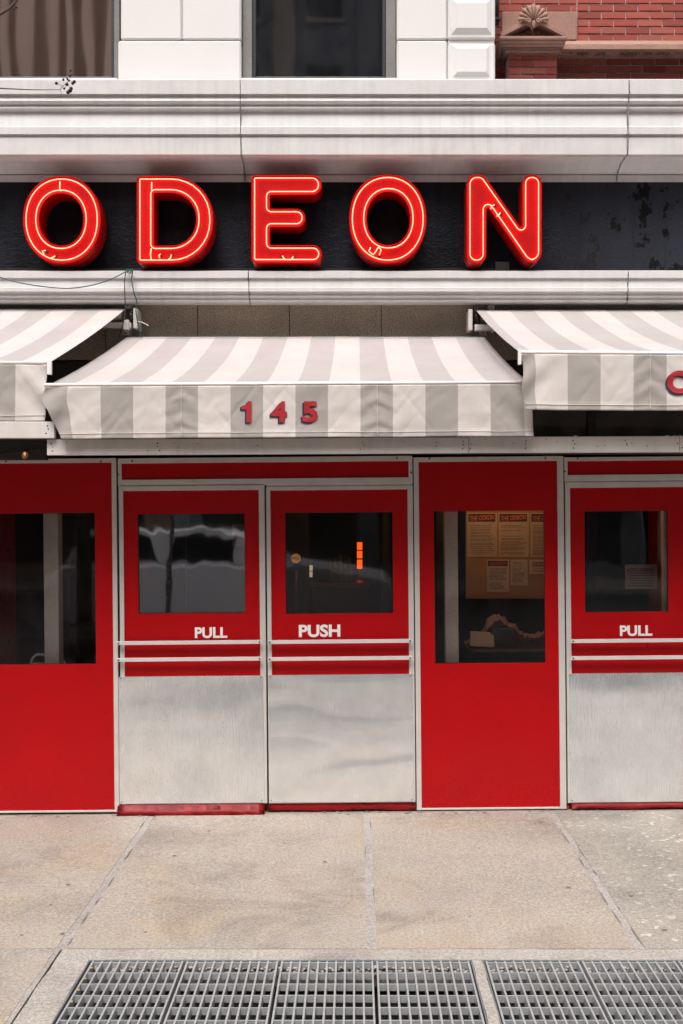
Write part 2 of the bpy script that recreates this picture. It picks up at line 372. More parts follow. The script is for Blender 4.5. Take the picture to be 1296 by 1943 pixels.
def slab_mat(name, a, b, c3, seed=0, white=False):
    m = M(name, a, .75); v0 = coords(m)
    ad = N(m, 'ShaderNodeVectorMath', operation='ADD'); lk(m, v0, ad.inputs[0]); ad.inputs[1].default_value = (seed*3.1, seed*1.7, 0); v = ad.outputs[0]
    c = mix(m, ramp(m, noi(m, v, 1.7, 9, .68), [(.38, g(0)), (.66, g(1))]), a, b)
    c = mix(m, ramp(m, noi(m, v, 1.5, 8, .68, .6), [(.48, g(0)), (.68, g(.5))]), c, c3)
    dk = ramp(m, noi(m, v, 1.15, 8, .7, 1.1), [(.34, (.70, .68, .69)), (.44, (.9, .885, .88)), (.52, g(1))]); c = mix(m, 1.0, c, dk, 'MULTIPLY')
    sp = ramp(m, noi(m, v, 70, 4, .78), [(.28, g(.52)), (.5, g(1.0)), (.74, g(1.42))]); c = mix(m, 1.0, c, sp, 'MULTIPLY')
    sp2 = ramp(m, noi(m, v, 190, 2, .8), [(.3, g(.66)), (.7, g(1.28))]); c = mix(m, 1.0, c, sp2, 'MULTIPLY')
    if white:
        wv = ramp(m, noi(m, v, 20, 3, .6), [(.60, g(0)), (.64, g(.8))])
        ar = ramp(m, noi(m, v, .9, 2), [(.35, g(0)), (.5, g(1))])
        mu = N(m, 'ShaderNodeMath', operation='MULTIPLY'); lk(m, wv, mu.inputs[0]); lk(m, ar, mu.inputs[1]); c = mix(m, mu.outputs[0], c, (.55, .51, .47))
    lk(m, c, B(m).inputs['Base Color']); b1 = bump(m, noi(m, v, 60, 5, .75), .5, .004); bump(m, noi(m, v, 7, 4, .6), .3, .01, b1); return m
slabs_m = [slab_mat('tan_granite_slab', (.355, .30, .25), (.31, .275, .245), (.385, .28, .17), 0),
           slab_mat('tan_granite_slab_warm', (.36, .31, .26), (.31, .27, .235), (.36, .26, .17), 3),
           slab_mat('tan_granite_slab_stained', (.345, .295, .25), (.275, .245, .225), (.37, .26, .16), 5),
           slab_mat('grey_worn_slab', (.33, .295, .255), (.25, .225, .195), (.34, .29, .235), 8, True)]
concrete = slab_mat('pale_concrete', (.385, .35, .315), (.33, .30, .275), (.33, .29, .25), 12)
mortar_j = slab_mat('pale_joint_mortar', (.37, .335, .31), (.30, .27, .25), (.30, .27, .25), 15)
asphalt = weathered('asphalt', (.05, .05, .052), (.085, .083, .08), .8, amt=.7, fine=40, bs=.6)
galv = weathered('galvanised_steel', (.40, .402, .405), (.26, .22, .2), .5, (1, 1, 1), .75, 30, .2); B(galv).inputs['Metallic'].default_value = .2
galv_cross = weathered('galvanised_cross_bar', (.30, .305, .315), (.17, .165, .16), .5, (1, 1, 1), .7, 30, .2)
galv_dark = weathered('galvanised_steel_inner', (.20, .21, .22), (.1, .1, .1), .6, amt=.6); B(galv_dark).inputs['Metallic'].default_value = .3

# ------------------------------------------------------------------ ground
def groundbox(name, x0, x1, y0, y1, top, mat, parent=None, th=.06, nx=10, ny=8, kind=None, wob=0, bev=.004):
    bm = bmesh.new(); vs = {}
    rs = random.Random(hash((round(x0, 3), round(y0, 3))) & 0xffff)
    for i in range(nx+1):
        for j in range(ny+1):
            x = x0+(x1-x0)*i/nx; y = y0+(y1-y0)*j/ny
            xx, yy = x, y
            if wob:
                if i in (0, nx): xx += wob*noise.noise((x*3, y*9, 1))
                if j in (0, ny): yy += wob*noise.noise((x*9, y*3, 2))
            vs[i, j] = bm.verts.new((xx, yy, top+gz(x, y)+(.0008*noise.noise((x*2.2, y*2.2, 5)) if wob else 0)))
    for i in range(nx):
        for j in range(ny): bm.faces.new((vs[i, j], vs[i+1, j], vs[i+1, j+1], vs[i, j+1]))
    be = [e for e in bm.edges if e.is_boundary]
    r = bmesh.ops.extrude_edge_only(bm, edges=be)
    for v in r['geom']:
        if isinstance(v, bmesh.types.BMVert): v.co.z -= th
    return mk(name, bm, mat, parent)
GY0, GY1 = 3.15-D0, 4.403-D0                     # the grating opening
bm = bmesh.new()
for x0, x1, y0, y1 in ((-30, 30, GY1, 12), (-30, -1.07, GY0, GY1), (1.70, 30, GY0, GY1), (-30, 30, -5.1, GY0)):
    n = 12
    addbox(bm, x0, x1, y0, y1, -.34, -.062)
tag(mk('ground', bm, concrete), 'bedding under the stone pavement slabs', kind='structure')
pav = empty('pavement'); tag(pav, 'stone slab pavement in front of the restaurant', kind='structure')
slab_x = [-6.4, -5.0, -3.75, -2.5, -1.20, .063, 1.153, 2.45, 3.75, 5.0, 6.4]
jw = .020
tr = pav
def sl(x0, x1, y0, y1, mi, z=0): return groundbox('paving_slab', x0+jw, x1-jw, y0, y1, z, slabs_m[mi], pav, wob=.008, nx=24, ny=30)
mi_ = [1, 2, 0, 1, 0, 1, 3, 2, 0, 1]
for i in range(len(slab_x)-1):
    sl(slab_x[i], slab_x[i+1], -2.075, .40 if True else 0, mi_[i])
for i in range(len(slab_x)-1):
    sl(slab_x[i], slab_x[i+1], .45, 1.6, 3)
for i in (0, 1, 2, 3): sl(slab_x[i], slab_x[i+1], GY0, -2.12 if i < 3 else -2.12, [1, 2, 0, 0][i])
for i in (7, 8, 9): sl(slab_x[i], slab_x[i+1], GY0, -2.21, [3, 0, 1][i-7])
for i in range(len(slab_x)-1): sl(slab_x[i], slab_x[i+1], -4.92, GY0-.05, (i*3+1) % 4)
jb = bmesh.new()
tag(groundbox('joint_mortar', -6.4, 6.4, -2.08, 1.6, -.0020, mortar_j, pav, nx=60, ny=30, wob=.0, th=.04), None)
groundbox('joint_mortar', -6.4, -1.20, GY0-.06, -2.08, -.0020, mortar_j, pav, nx=30, ny=10, th=.04)
groundbox('joint_mortar', 1.72, 6.4, GY0-.06, -2.08, -.0020, mortar_j, pav, nx=30, ny=10, th=.04)
groundbox('joint_mortar', -6.4, 6.4, -4.92, GY0-.055, -.009, mortar_j, pav, nx=30, ny=10, th=.04)
# concrete surround of the gratings
groundbox('concrete_surround', -1.19, 6.4, -2.195, -2.09, .001, concrete, pav, nx=60, ny=3, wob=.004)
groundbox('concrete_surround', -1.19, -1.058, GY0-.05, -2.2, .002, concrete, pav, nx=4, ny=14, wob=.006)
groundbox('concrete_surround', .458, .498, GY0-.05, -2.2, .001, concrete, pav, nx=3, ny=14, wob=.003)
groundbox('concrete_surround', 1.655, 1.76, GY0-.05, -2.2, .001, concrete, pav, nx=3, ny=14, wob=.003)
groundbox('concrete_surround', -1.05, 1.65, GY0-.1, GY0-.002, .001, concrete, pav, nx=3, ny=3, wob=.003)
# dark irregular edges and debris along the mortar joints
bm = bmesh.new()
rs = random.Random(3)
for xj in (-1.20, .063, 1.153):
    y = -2.05
    while y < -.1:
        L = rs.uniform(.04, .22); s = rs.choice((-1, 1, 1))
        if rs.random() < .62:
            x = xj+s*(jw-.002)+rs.uniform(-.003, .003); wdt = rs.uniform(.0015, .0045)
            pts = []
            for k in range(7):
                yy = y+L*k/6; pts.append((x+rs.uniform(-.002, .002), yy))
            a = [bm.verts.new((px_-wdt*math.sin(math.pi*(k+.3)/6.6), py_, .0035+gz(px_, py_))) for k, (px_, py_) in enumerate(pts)]
            b = [bm.verts.new((px_+wdt*math.sin(math.pi*(k+.3)/6.6), py_, .0035+gz(px_, py_))) for k, (px_, py_) in enumerate(pts)]
            for k in range(6): bm.faces.new((a[k], b[k], b[k+1], a[k+1]))
        y += L*rs.uniform(.8, 1.6)
dirt_mat = weathered('joint_dirt', (.22, .19, .17), (.08, .07, .065), .95, amt=.7)
tag(mk('joint_dirt', bm, dirt_mat, pav), kind='stuff')
tag(box('kerb', -30, 30, -5.1, -4.94, -.34, .0, concrete, bev=.015), 'pale concrete kerb at the street edge of the pavement', kind='structure')
for xx in (0,):
    bm = bmesh.new(); addbox(bm, -30, 30, -4.94, -4.93, -.1, -.01)
    bm.free()
tag(box('road', -60, 60, -19, -5.1, -.34, -.13, asphalt, bev=0), 'grey asphalt street', kind='structure')
tag(box('opposite_pavement', -60, 60, -24, -19, -.34, 0, concrete, bev=0), 'pavement on the far side of the street', kind='structure')
bm = bmesh.new()
addbox(bm, -1.1, 1.72, GY0-.03, GY1+.03, -1.6, -1.55)
for a in ((-1.10, -1.068, GY0-.03, GY1+.03), (1.698, 1.72, GY0-.03, GY1+.03), (-1.068, 1.698, GY0-.03, GY0-.002), (-1.068, 1.698, GY1+.001, GY1+.03)): addbox(bm, *a, -1.55, -.345)
for a in ((-1.0695, -1.0615, GY0+.001, GY1-.001), (1.688, 1.6985, GY0+.001, GY1-.001), (-1.06, 1.687, GY0+.001, GY0+.004), (-1.06, 1.687, GY1-.004, GY1-.001)): addbox(bm, *a, -.344, -.095)
tag(mk('grating_pit', bm, soffit_mat), 'dark floor of the vault under the gratings', kind='structure')
# horizon sheet
bm = bmesh.new()
for x0, x1, y0, y1 in ((-190, 190, GY1+.05, 190), (-190, 190, -190, GY0-.05), (-190, -1.12, GY0-.05, GY1+.05), (1.74, 190, GY0-.05, GY1+.05)):
    bm.faces.new([bm.verts.new(p) for p in ((x0, y0, -.36), (x1, y0, -.36), (x1, y1, -.36), (x0, y1, -.36))])
tag(mk('terrain', bm, asphalt), 'city ground beyond the street', kind='structure')

bm = bmesh.new(); rs = random.Random(31)
def blot(x, y, a, b, n=9):
    c = [bm.verts.new((x+a*math.cos(6.283*k/n)*rs.uniform(.7, 1.2), y+b*math.sin(6.283*k/n)*rs.uniform(.7, 1.2), .0025+gz(x, y))) for k in range(n)]; bm.faces.new(c)
for k in range(26): a = rs.uniform(.006, .014); blot(rs.uniform(-2.2, 2.2), rs.uniform(-2.0, -.1), a, a)
gum = weathered('flattened_gum', (.17, .155, .145), (.1, .09, .085), .8)
tag(mk('gum_spots', bm, gum), 'flattened dark gum spots scattered over the pavement slabs', 'gum', kind='stuff')
bm = bmesh.new(); blot(PX(331, 5.74), 5.74-D0, .012, .007)
for v in bm.verts: v.co.z += rs.uniform(.001, .006)
tag(mk('dry_leaf', bm, M('dark_leaf', (.03, .025, .02), .8)), 'small dark dry leaf on the slab left of the middle joint', 'leaf')

# gratings
bb = bmesh.new(); addbox(bb, -.0036, .0036, 0, 1, -.040, 0, 0)
bar_me = bpy.data.meshes.new('bearing_bar'); bb.to_mesh(bar_me); bb.free(); bar_me.materials.append(galv)
bb = bmesh.new(); addbox(bb, 0, 1, -.0035, .0035, -.026, -.0008, 0)
cross_me = bpy.data.meshes.new('cross_bar'); bb.to_mesh(cross_me); bb.free(); cross_me.materials.append(galv_cross)
def grating(x0, x1, label, seed):
    g0 = empty('steel_grating', ((x0+x1)/2, (GY0+GY1)/2, 0), label, 'grating', 'steel gratings set in the pavement')
    cx, cy = g0.location.x, g0.location.y
    rs = random.Random(seed)
    L = GY1-GY0-.012
    n = 10
    for k in range(n+1):
        o = link('bearing_bar', bar_me, None, g0); x = x0+.006+(x1-x0-.012)*k/n
        o.location = (x-cx, GY0+.006-cy, rs.uniform(-.001, .001)); o.scale = (1.0, L, 1)
        o.rotation_euler = (0, rs.uniform(-.03, .03), 0)
    ny = int(L/.1)
    for k in range(ny+1):
        o = link('cross_bar', cross_me, None, g0); y = GY1-.018-k*.1
        o.location = (x0+.004-cx, y-cy, -.0005+rs.uniform(-.0006, .0006)); o.scale = (x1-x0-.008, 1, 1)
    if seed == 0:
        ym = M('yellow_paint', (.42, .33, .06), .7)
        for k in range(4):
            y = GY1-.022-(k+.5)*.1; box('yellow_paint_mark', x0+.010, x0+.018, y-.006, y+.003, -.0012, .0016, ym, g0, 0)
    return g0
gl_ = ['first steel grating panel from the left edge of the photo', 'second steel grating panel from the left, beside the leftmost one',
       'third steel grating panel from the left, under the middle joint between slabs', 'grating panel just left of the concrete strip dividing the gratings',
       'grating panel just right of the concrete strip dividing the gratings', 'grating panel at the bottom right corner, second right of the concrete strip',
       'steel grating panel cut off by the right edge of the photo']
for i, (a, b) in enumerate(((-1.046, -.678), (-.674, -.304), (-.300, .071), (.075, .450), (.506, .882), (.886, 1.262), (1.266, 1.642))):
    grating(a+.002, b-.002, gl_[i], i)
bm = bmesh.new()
for x0, x1 in ((-1.058, .458), (.498, 1.655)):
    for a, b, c, d in ((x0+.001, x0+.006, GY0, GY1-.003), (x1-.006, x1-.001, GY0, GY1-.003), (x0, x1, GY1-.007, GY1-.002)):
        addbox(bm, a, b, c, d, -.06, .001)
tag(mk('grating_frame', bm, galv_dark), 'rusty steel angle frames around the gratings', 'frame')
# debris caught along the top edge of the gratings
bm = bmesh.new(); rs = random.Random(11)
for k in range(900):
    x = rs.uniform(-1.03, 1.6)
    if .45 < x < .51: continue
    y = GY1-.012-abs(rs.gauss(0, .022)); s = rs.uniform(.002, .009); z = -.03+.02*rs.random()-(GY1-y)*.3
    r = bmesh.ops.create_icosphere(bm, subdivisions=1, radius=s)
    for q in r['verts']: q.co = Vector((q.co.x*rs.uniform(.7, 1.5)+x, q.co.y+y, q.co.z*.6+z))
deb = M('pale_debris', (.36, .31, .28), .95)
tag(mk('grating_debris', bm, deb), 'grit and crumbled leaves caught under the edge of the gratings', 'debris', kind='stuff')
bm = bmesh.new(); rs = random.Random(12)
addbox(bm, -1.05, .452, GY1-.035, GY1-.008, -.09, -.038); addbox(bm, .503, 1.65, GY1-.03, GY1-.008, -.09, -.036)
tag(mk('grating_ledge', bm, dirt_mat), 'dirt-covered ledge carrying the gratings', kind='structure')

# ------------------------------------------------------------------ restaurant building (wall plane at distance 8.2)
W = 8.2; WY = W-D0
bld = empty('restaurant_building', (0, WY, 0), 'white painted restaurant front with cornices, black sign band and speckled granite wall', 'building')
BX0 = -6.0; BX1 = PX(940, W)
# core of the wall, with openings for windows left open
box('wall', BX0, 4.6, WY+.06, WY+.3, 2.90, PZ(152, W)-.01, soffit_mat, bld, 0)
# granite panels
px_ = 25.4-174.6*6
while px_ < 1900:
    x0, x1 = PX(px_, W)+.0025, PX(px_+174.6, W)-.0025
    box('granite_panel', x0, x1, WY+rnd(0, .0015), WY+.05, 2.896, 3.40, granite_mat, bld, .0015)
    px_ += 174.6
# lower cornice and upper cornice, extruded profile per section with a jagged open joint between sections
def cornice(name, prof, x0, x1, j0=True, j1=True, seed=0):
    """prof: list of (distance, image row) from top back to bottom back"""
    pts = [(d-D0, PZ(r_, d)) for d, r_ in prof]
    bm = bmesh.new(); cols = []
    rs = random.Random(seed)
    nx = 2
    for e, (x, jag) in enumerate(((x0, j0), (x1, j1))):
        cols.append([bm.verts.new((x+(rs.uniform(-.0016, .0016) if jag else 0), y, z)) for y, z in pts])
    for k in range(len(pts)-1): bm.faces.new((cols[0][k], cols[1][k], cols[1][k+1], cols[0][k+1]))
    bm.faces.new(cols[0]); bm.faces.new(cols[1][::-1])
    bmesh.ops.triangulate(bm, faces=[f for f in bm.faces if len(f.verts) > 4])
    return mk(name, bm, white_cornice, bld)
def densify(prof): return prof
up = [(8.35, 150), (7.80, 151.5), (7.80, 178), (7.835, 180), (7.835, 184), (7.825, 187), (7.815, 191), (7.83, 196), (7.86, 199), (7.86, 202), (7.835, 204), (7.84, 207), (7.875, 210), (7.885, 212),
      (7.86, 239), (7.85, 241), (7.85, 254), (7.885, 256.5), (7.885, 259), (7.87, 262), (7.87, 293), (7.90, 294.5), (7.90, 297), (7.915, 299), (7.93, 301), (8.02, 310), (8.12, 325), (8.17, 331.5), (8.155, 332.5), (8.155, 345.5), (8.35, 346)]
lo = [(8.35, 512), (7.93, 514.5), (7.93, 527), (7.955, 529), (7.955, 532), (7.945, 545), (7.94, 546), (7.94, 553), (7.975, 555.5), (7.98, 559), (7.97, 561), (7.975, 564), (8.0, 566), (8.0, 569), (7.99, 571), (8.01, 574), (8.05, 577), (8.12, 579), (8.35, 580)]
up = [(7.80+(d_-7.80)*.72 if 7.8 < d_ < 7.905 else d_, r_) for d_, r_ in up]
lo = [(7.93+(d_-7.93)*.78 if 7.93 < d_ < 8.02 else d_, r_) for d_, r_ in lo]
def secs(name, prof, joints, dj, seed):
    xs = [BX0]+[PX(j, dj) for j in joints]+[4.6]
    for i in range(len(xs)-1): cornice(name, prof, xs[i]+(.0022 if i else 0), xs[i+1]-.0022, True, True, seed+i)
secs('upper_cornice', up, (-630, 457, 1190), 7.85, 3)
secs('lower_cornice', lo, (-640, 472, 1191), 7.95, 9)
# cracks and chipped dark filler along the joints (in front of the open joint, following the profile)
def crack(joint, dj, prof, seed, wmax=.004, drift=0):
    rs = random.Random(seed); bm = bmesh.new(); x = PX(joint, dj); prev = None
    pts = [(d-D0, PZ(r_, d)) for d, r_ in prof[1:-1]]
    fine = []
    for k in range(len(pts)-1):
        n = max(1, int((Vector(pts[k+1])-Vector(pts[k])).length/.012))
        for q in range(n): fine.append((pts[k][0]+(pts[k+1][0]-pts[k][0])*q/n, pts[k][1]+(pts[k+1][1]-pts[k][1])*q/n))
    dx = 0
    for k, (y, z) in enumerate(fine):
        dx = max(-.008, min(.008, dx+rs.uniform(-.003, .003)))
        wd = wmax*rs.uniform(.25, 1)
        a = bm.verts.new((x+dx-wd/2+drift*k, y-.0025, z)); b = bm.verts.new((x+dx+wd/2+drift*k, y-.0025, z))
        if prev: bm.faces.new((prev[0], a, b, prev[1]))
        prev = (a, b)
    return mk('joint_crack', bm, crack_mat, bld)
crack(457, 7.85, up, 1, .003); crack(1190, 7.85, up, 2, .006); crack(472, 7.95, lo, 3, .005); crack(1191, 7.95, lo, 4, .006)
# sign band
SB = 8.17
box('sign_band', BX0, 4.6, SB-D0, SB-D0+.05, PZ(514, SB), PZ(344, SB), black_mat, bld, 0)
box('sign_rail', BX0, PX(1005, 8.0), 8.09-D0, 8.12-D0, PZ(516, 8.1), PZ(509.5, 8.1), dark_metal, bld, .003)
bm = bmesh.new()
for px in (-330, 1203, 1262): addbox(bm, PX(px, SB), PX(px, SB)+.004, SB-D0-.003, SB-D0, PZ(512, SB), PZ(347, SB), 0)
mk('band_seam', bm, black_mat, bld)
# white blocks above the cornice
zt = 6.4; zb = PZ(151.5, W)
def block(x0, x1, z0, z1, y=WY, bev=.012, name='stone_block', mat=None): return box(name, x0, x1, y, y+.25, z0, z1, mat or white_stone, bld, bev)
zj = PZ(75.5, W)
def pier(a, b, splits, aa=None):
    # lowest course: one block, then courses of two
    block(PX(aa or a, W), PX(b, W), zb-.03, zj-.004)
    z = zj+.002; k = 0
    while z < zt:
        z1 = min(z+.30+.012 if k else z+.36, zt)
        xs = [PX(a, W)]+[PX(s, W) for s in (splits if k % 2 == 0 else [])]+[PX(b, W)]
        for i in range(len(xs)-1): block(xs[i]+(.002 if i else 0), xs[i+1]-(.002 if i < len(xs)-2 else 0), z, z1-.004)
        z = z1; k += 1
pier(229, 457, (345,), 224)
pier(753, 849, ())
pier(-420, -250, ())
# corner pilaster with raised, chamfered panels
def raised(x0, x1, z0, z1, y, dep=.022, ch=.03):
    bm = bmesh.new(); A = [(x0, z0), (x1, z0), (x1, z1), (x0, z1)]; Bp = [(x0+ch, z0+ch), (x1-ch, z0+ch), (x1-ch, z1-ch), (x0+ch, z1-ch)]
    a = [bm.verts.new((x, y, z)) for x, z in A]; b = [bm.verts.new((x, y-dep, z)) for x, z in Bp]; c = [bm.verts.new((x, y+.05, z)) for x, z in A]
    bm.faces.new(b)
    for i in range(4): bm.faces.new((a[i], a[(i+1) % 4], b[(i+1) % 4], b[i])); bm.faces.new((c[i], c[(i+1) % 4], a[(i+1) % 4], a[i]))
    bm.faces.new(c[::-1])
    return mk('raised_panel', bm, white_stone, bld)
block(PX(849.5, W), PX(939, W), zb-.03, PZ(83, W)-.003, WY-.02)
block(PX(849.5, W), PX(939, W), PZ(76, W), PZ(-40, W), WY-.02)
block(PX(849.5, W), PX(939, W), PZ(-47, W), zt, WY-.02)
block(PX(850, W), PX(938, W), PZ(83, W), PZ(76, W), WY, .002)
raised(PX(859, W), PX(929, W), PZ(148, W), PZ(89, W), WY-.0205)
raised(PX(855, W), PX(933, W), PZ(68, W), PZ(0, W), WY-.0205, .024, .04)
# side wall of the building returns at the corner
box('wall', 1.035-.03, 1.035, WY+.24, WY+1.5, zb-.03, zt, white_stone, bld, 0)
box('wall', PX(-420, W), BX1-.02, WY+.26, WY+.4, zt-.3, zt+.05, white_stone, bld, 0)
# windows above
frame_grey = weathered('grey_window_frame', (.20, .185, .175), (.1, .08, .07), .5, amt=.6)
frame_dark = M('dark_window_sash', (.035, .035, .04), .4, .3)
def upwindow(a, b, pa, pb, pyb, gm, side, sw):
    dj = W+.10; y = dj-D0
    x0, x1 = PX(a, W)+.002, PX(b, W)-.002
    fr = box('window', x0+.004, x1-.004, y+.03, y+.07, zb-.02, PZ(pyb+2, dj), frame_grey, bld, .003)
    for nm, aa, bb_ in (('frame', x0, PX(pa, dj)-.02), ('frame', PX(pb, dj)+.02, x1)):
        box(nm, aa, bb_, y-.03, y+.05, zb-.02, zt, frame_grey, fr, .004)
    for aa, bb_ in ((PX(pa, dj)-.0195, PX(pa, dj)+.006), (PX(pb, dj)-.006, PX(pb, dj)+.0195)):
        box('sash_stile', aa, bb_, y-.005, y+.06, zb, zt, frame_dark, fr, .003)
    box('sash_rail', PX(pa, dj)+.0065, PX(pb, dj)-.0065, y-.004, y+.055, zb, PZ(pyb, dj), frame_dark, fr, .003)
    box('pane', PX(pa, dj), PX(pb, dj), y+.03, y+.036, PZ(pyb, dj)-.01, zt, gm, fr, 0)
    return fr
upwindow(-250, 223.5, -225, 213, 146, upper_glass, 1, 0)
upwindow(457.5, 752.5, 484, 727, 145, upper_glass2, 1, 0)
shade_mat = weathered('grey_window_shade', (.22, .225, .25), (.13, .135, .15), .9)
box('window_shade', PX(484, W), PX(727, W), WY+.22, WY+.225, zb, PZ(-60, W), shade_mat, bld, 0)
box('window_shade', PX(-225, W), PX(213, W), WY+.30, WY+.305, zb, zt, shade_mat, bld, 0)
box('sill', PX(457.5, W), PX(752.5, W), WY-.02, WY+.12, zb-.02, PZ(149.5, W), white_stone, bld, .004)
box('sill', PX(-250, W), PX(223.5, W), WY-.02, WY+.12, zb-.02, PZ(149.5, W), white_stone, bld, .004)
# storefront of the restaurant behind the vestibule
box('storefront_lintel', BX0, 4.6, WY+.02, WY+.3, 2.62, 2.894, soffit_mat, bld, .004)
dark_frame = M('dark_bronze_frame', (.03, .022, .018), .4, .5)
for x in (-5.2, -4.1, -3.0, -2.1, -1.30, -.38, .22, .62, 1.75, 2.9, 4.0):
    box('storefront_mullion', x-.03, x+.03, WY+.05, WY+.13, 0, 2.62, dark_frame, bld, .004)
box('storefront_rail', BX0, 4.6, WY+.06, WY+.12, 2.12, 2.19, dark_frame, bld, .004)
box('storefront_pane', BX0, 4.6, WY+.09, WY+.094, 2.19, 2.62, panel_glass, bld, 0)
# dining room shell
room_wall = M('dim_brown_wall', (.05, .035, .025), .8); room_floor = M('dark_floor', (.03, .022, .018), .5)
box('room_wall', BX0, 4.6, 9.0, 9.1, 0, 3.2, room_wall, bld, 0)
box('room_wall', BX0-.1, BX0, WY, 9.1, 0, 3.2, room_wall, bld, 0); box('room_wall', 4.6, 4.7, WY+.3, 9.1, 0, 3.2, room_wall, bld, 0)
box('room_ceiling', BX0, 4.6, WY+.3, 9.0, 3.2, 3.3, room_wall, bld, 0)
box('room_floor', BX0, 4.6, WY, 9.0, -.05, .02, room_floor, bld, 0)
box('room_roof', BX0, 1.0, WY+.42, 9.0, zt, zt+.1, soffit_mat, bld, 0)

# ------------------------------------------------------------------ brick neighbour
nb = empty('brick_building', (2.6, 2.1, 0), 'red brick building with brownstone trim and shell ornament rising beside the white pier', 'building')
NW = 8.62; NY = NW-D0
box('wall', PX(936, NW), 7, NY+.012, NY+.3, 4.0, 6.6, mortar_mat, nb, 0)
bm = bmesh.new(); addbox(bm, -.5, .5, -.5, .5, -.5, .5, .03); brick_me = bpy.data.meshes.new('brick'); bm.to_mesh(brick_me); bm.free(); brick_me.materials.append(brick_mat)
def bricks(x0, x1, z0, z1, y, L, H, j, seed, ph=0, dep=.05):
    rs = random.Random(seed); z = z0; row = 0
    while z < z1-.01:
        h = min(H, z1-z)-j; x = x0-(L/2 if (row+ph) % 2 else 0)
        while x < x1-.004:
            a, b = max(x, x0), min(x+L, x1)
            if b-a > j+.012:
                o = link('brick', brick_me, None, nb)
                o.location = Vector(((a+b)/2, y+dep/2+rs.uniform(-.002, .002), z+(h+j)/2))-nb.location
                o.scale = (b-a-j, dep, h); o.rotation_euler = (rs.uniform(-.01, .01), rs.uniform(-.004, .004), rs.uniform(-.01, .01))
            x += L
        z += H; row += 1
pitch = 14.4/F*NW
bricks(PX(1058, NW), 2.9, PZ(152, NW), PZ(110, NW), NY, 46.3/F*NW, pitch*.99, .009, 1)
bricks(PX(1095, NW), 2.9, PZ(79, NW), PZ(-36, NW), NY, 46.3/F*NW, pitch, .009, 2, 1)
bricks(PX(945, NW), PX(1095, NW), PZ(22, NW), PZ(-36, NW), NY, 46.3/F*NW, pitch, .008, 3)
bricks(PX(937, NW), PX(965, NW), PZ(152, NW), PZ(100, NW), NY, 46.3/F*NW, pitch, .006, 5)
bricks(PX(937, NW), PX(957, NW), PZ(95, NW), PZ(22, NW), NY, 46.3/F*NW, pitch, .006, 6)
# projecting pier
PD = 8.45; pyy = PD-D0
box('pier_core', PX(964, PD)+.003, PX(1057, PD)-.003, pyy+.012, NY+.02, PZ(156, PD), PZ(103, PD), mortar_mat, nb, 0)
bricks(PX(964, PD), PX(1057, PD), PZ(155, PD), PZ(104, PD), pyy, 47.5/F*PD, 13.9/F*PD, .007, 4, 0, .05)
# brownstone plate, string course
box('stone_plate', PX(952, 8.60), PX(1094, 8.60), 8.585-D0, NY+.05, PZ(77, 8.6), PZ(23, 8.6), brownstone, nb, .004)
sc_prof = [(8.62, 112), (8.60, 111), (8.58, 108), (8.56, 107), (8.56, 104), (8.54, 100), (8.53, 99), (8.50, 97), (8.46, 94), (8.45, 93), (8.45, 84), (8.47, 82), (8.49, 80), (8.62, 77)]
pts = [(d-D0, PZ(r_, d)) for d, r_ in sc_prof]
prism('string_course', pts, 'x', PX(1060, 8.5), 7, brownstone, nb)
bm = bmesh.new(); rs = random.Random(8)
for k in range(60):
    x = PX(1080, 8.5)+rs.random()*1.2; addball(bm, (x, 8.535-D0, PZ(101+rs.uniform(-3, 4), 8.53)), rs.uniform(.006, .02), .01, rs.uniform(.004, .012), 7, 5)
tag(mk('carved_foliage', bm, brownstone_d, nb, True), kind='stuff')
# capital of the pier under the pediment
def band(px0, px1, r0, r1, d, mat=brownstone, bev=.003, back=None):
    box('capital_moulding', PX(px0, d), PX(px1, d), d-D0, (back or NY)+.0, PZ(r1, d), PZ(r0, d), mat, nb, bev)
band(962, 1060, 98, 104, 8.44, brownstone_d); band(958, 1063, 92, 98, 8.41, brownstone); band(954, 1068, 86, 92, 8.38, brownstone_d)
band(951, 1071, 80, 86, 8.35, brownstone); band(949, 1074, 74, 79.5, 8.32, brownstone); band(948, 1076, 68, 73.5, 8.30, brownstone, .004)
# pediment: two raking mouldings, tympanum
d = 8.33
def bar2(p, q, th, d0, dep, name, mat):
    a = Vector((PX(p[0], d0), PZ(p[1], d0))); b = Vector((PX(q[0], d0), PZ(q[1], d0))); t = (b-a).normalized(); n = Vector((-t.y, t.x))*th/2
    poly = [(a+n)[:], (b+n)[:], (b-n)[:], (a-n)[:]]
    return prism(name, poly, 'y', d0-D0, d0-D0+dep, mat, nb, .002)
bar2((951, 66), (1008, 36), .032, 8.33, .2, 'raking_moulding', brownstone); bar2((1072, 66), (1016, 36), .032, 8.33, .2, 'raking_moulding', brownstone)
bar2((956, 70), (1009, 42), .018, 8.36, .2, 'raking_moulding', brownstone_d); bar2((1068, 70), (1014, 42), .018, 8.36, .2, 'raking_moulding', brownstone_d)
prism('tympanum', [(PX(958, 8.44), PZ(67.5, 8.44)), (PX(1067, 8.44), PZ(67.5, 8.44)), (PX(1012, 8.44), PZ(38, 8.44))], 'y', 8.44-D0, NY, brownstone, nb)
for s in (-1, 1):
    for dx_, yy_, a_, b_, c_2 in ((9, 61, .03, .02, .022), (22, 65, .025, .015, .012)):
        bm = bmesh.new(); addball(bm, P(1012+s*dx_, yy_, 8.43), a_, b_, c_2, 10, 6); mk('carved_leaf', bm, brownstone_d, nb, True)
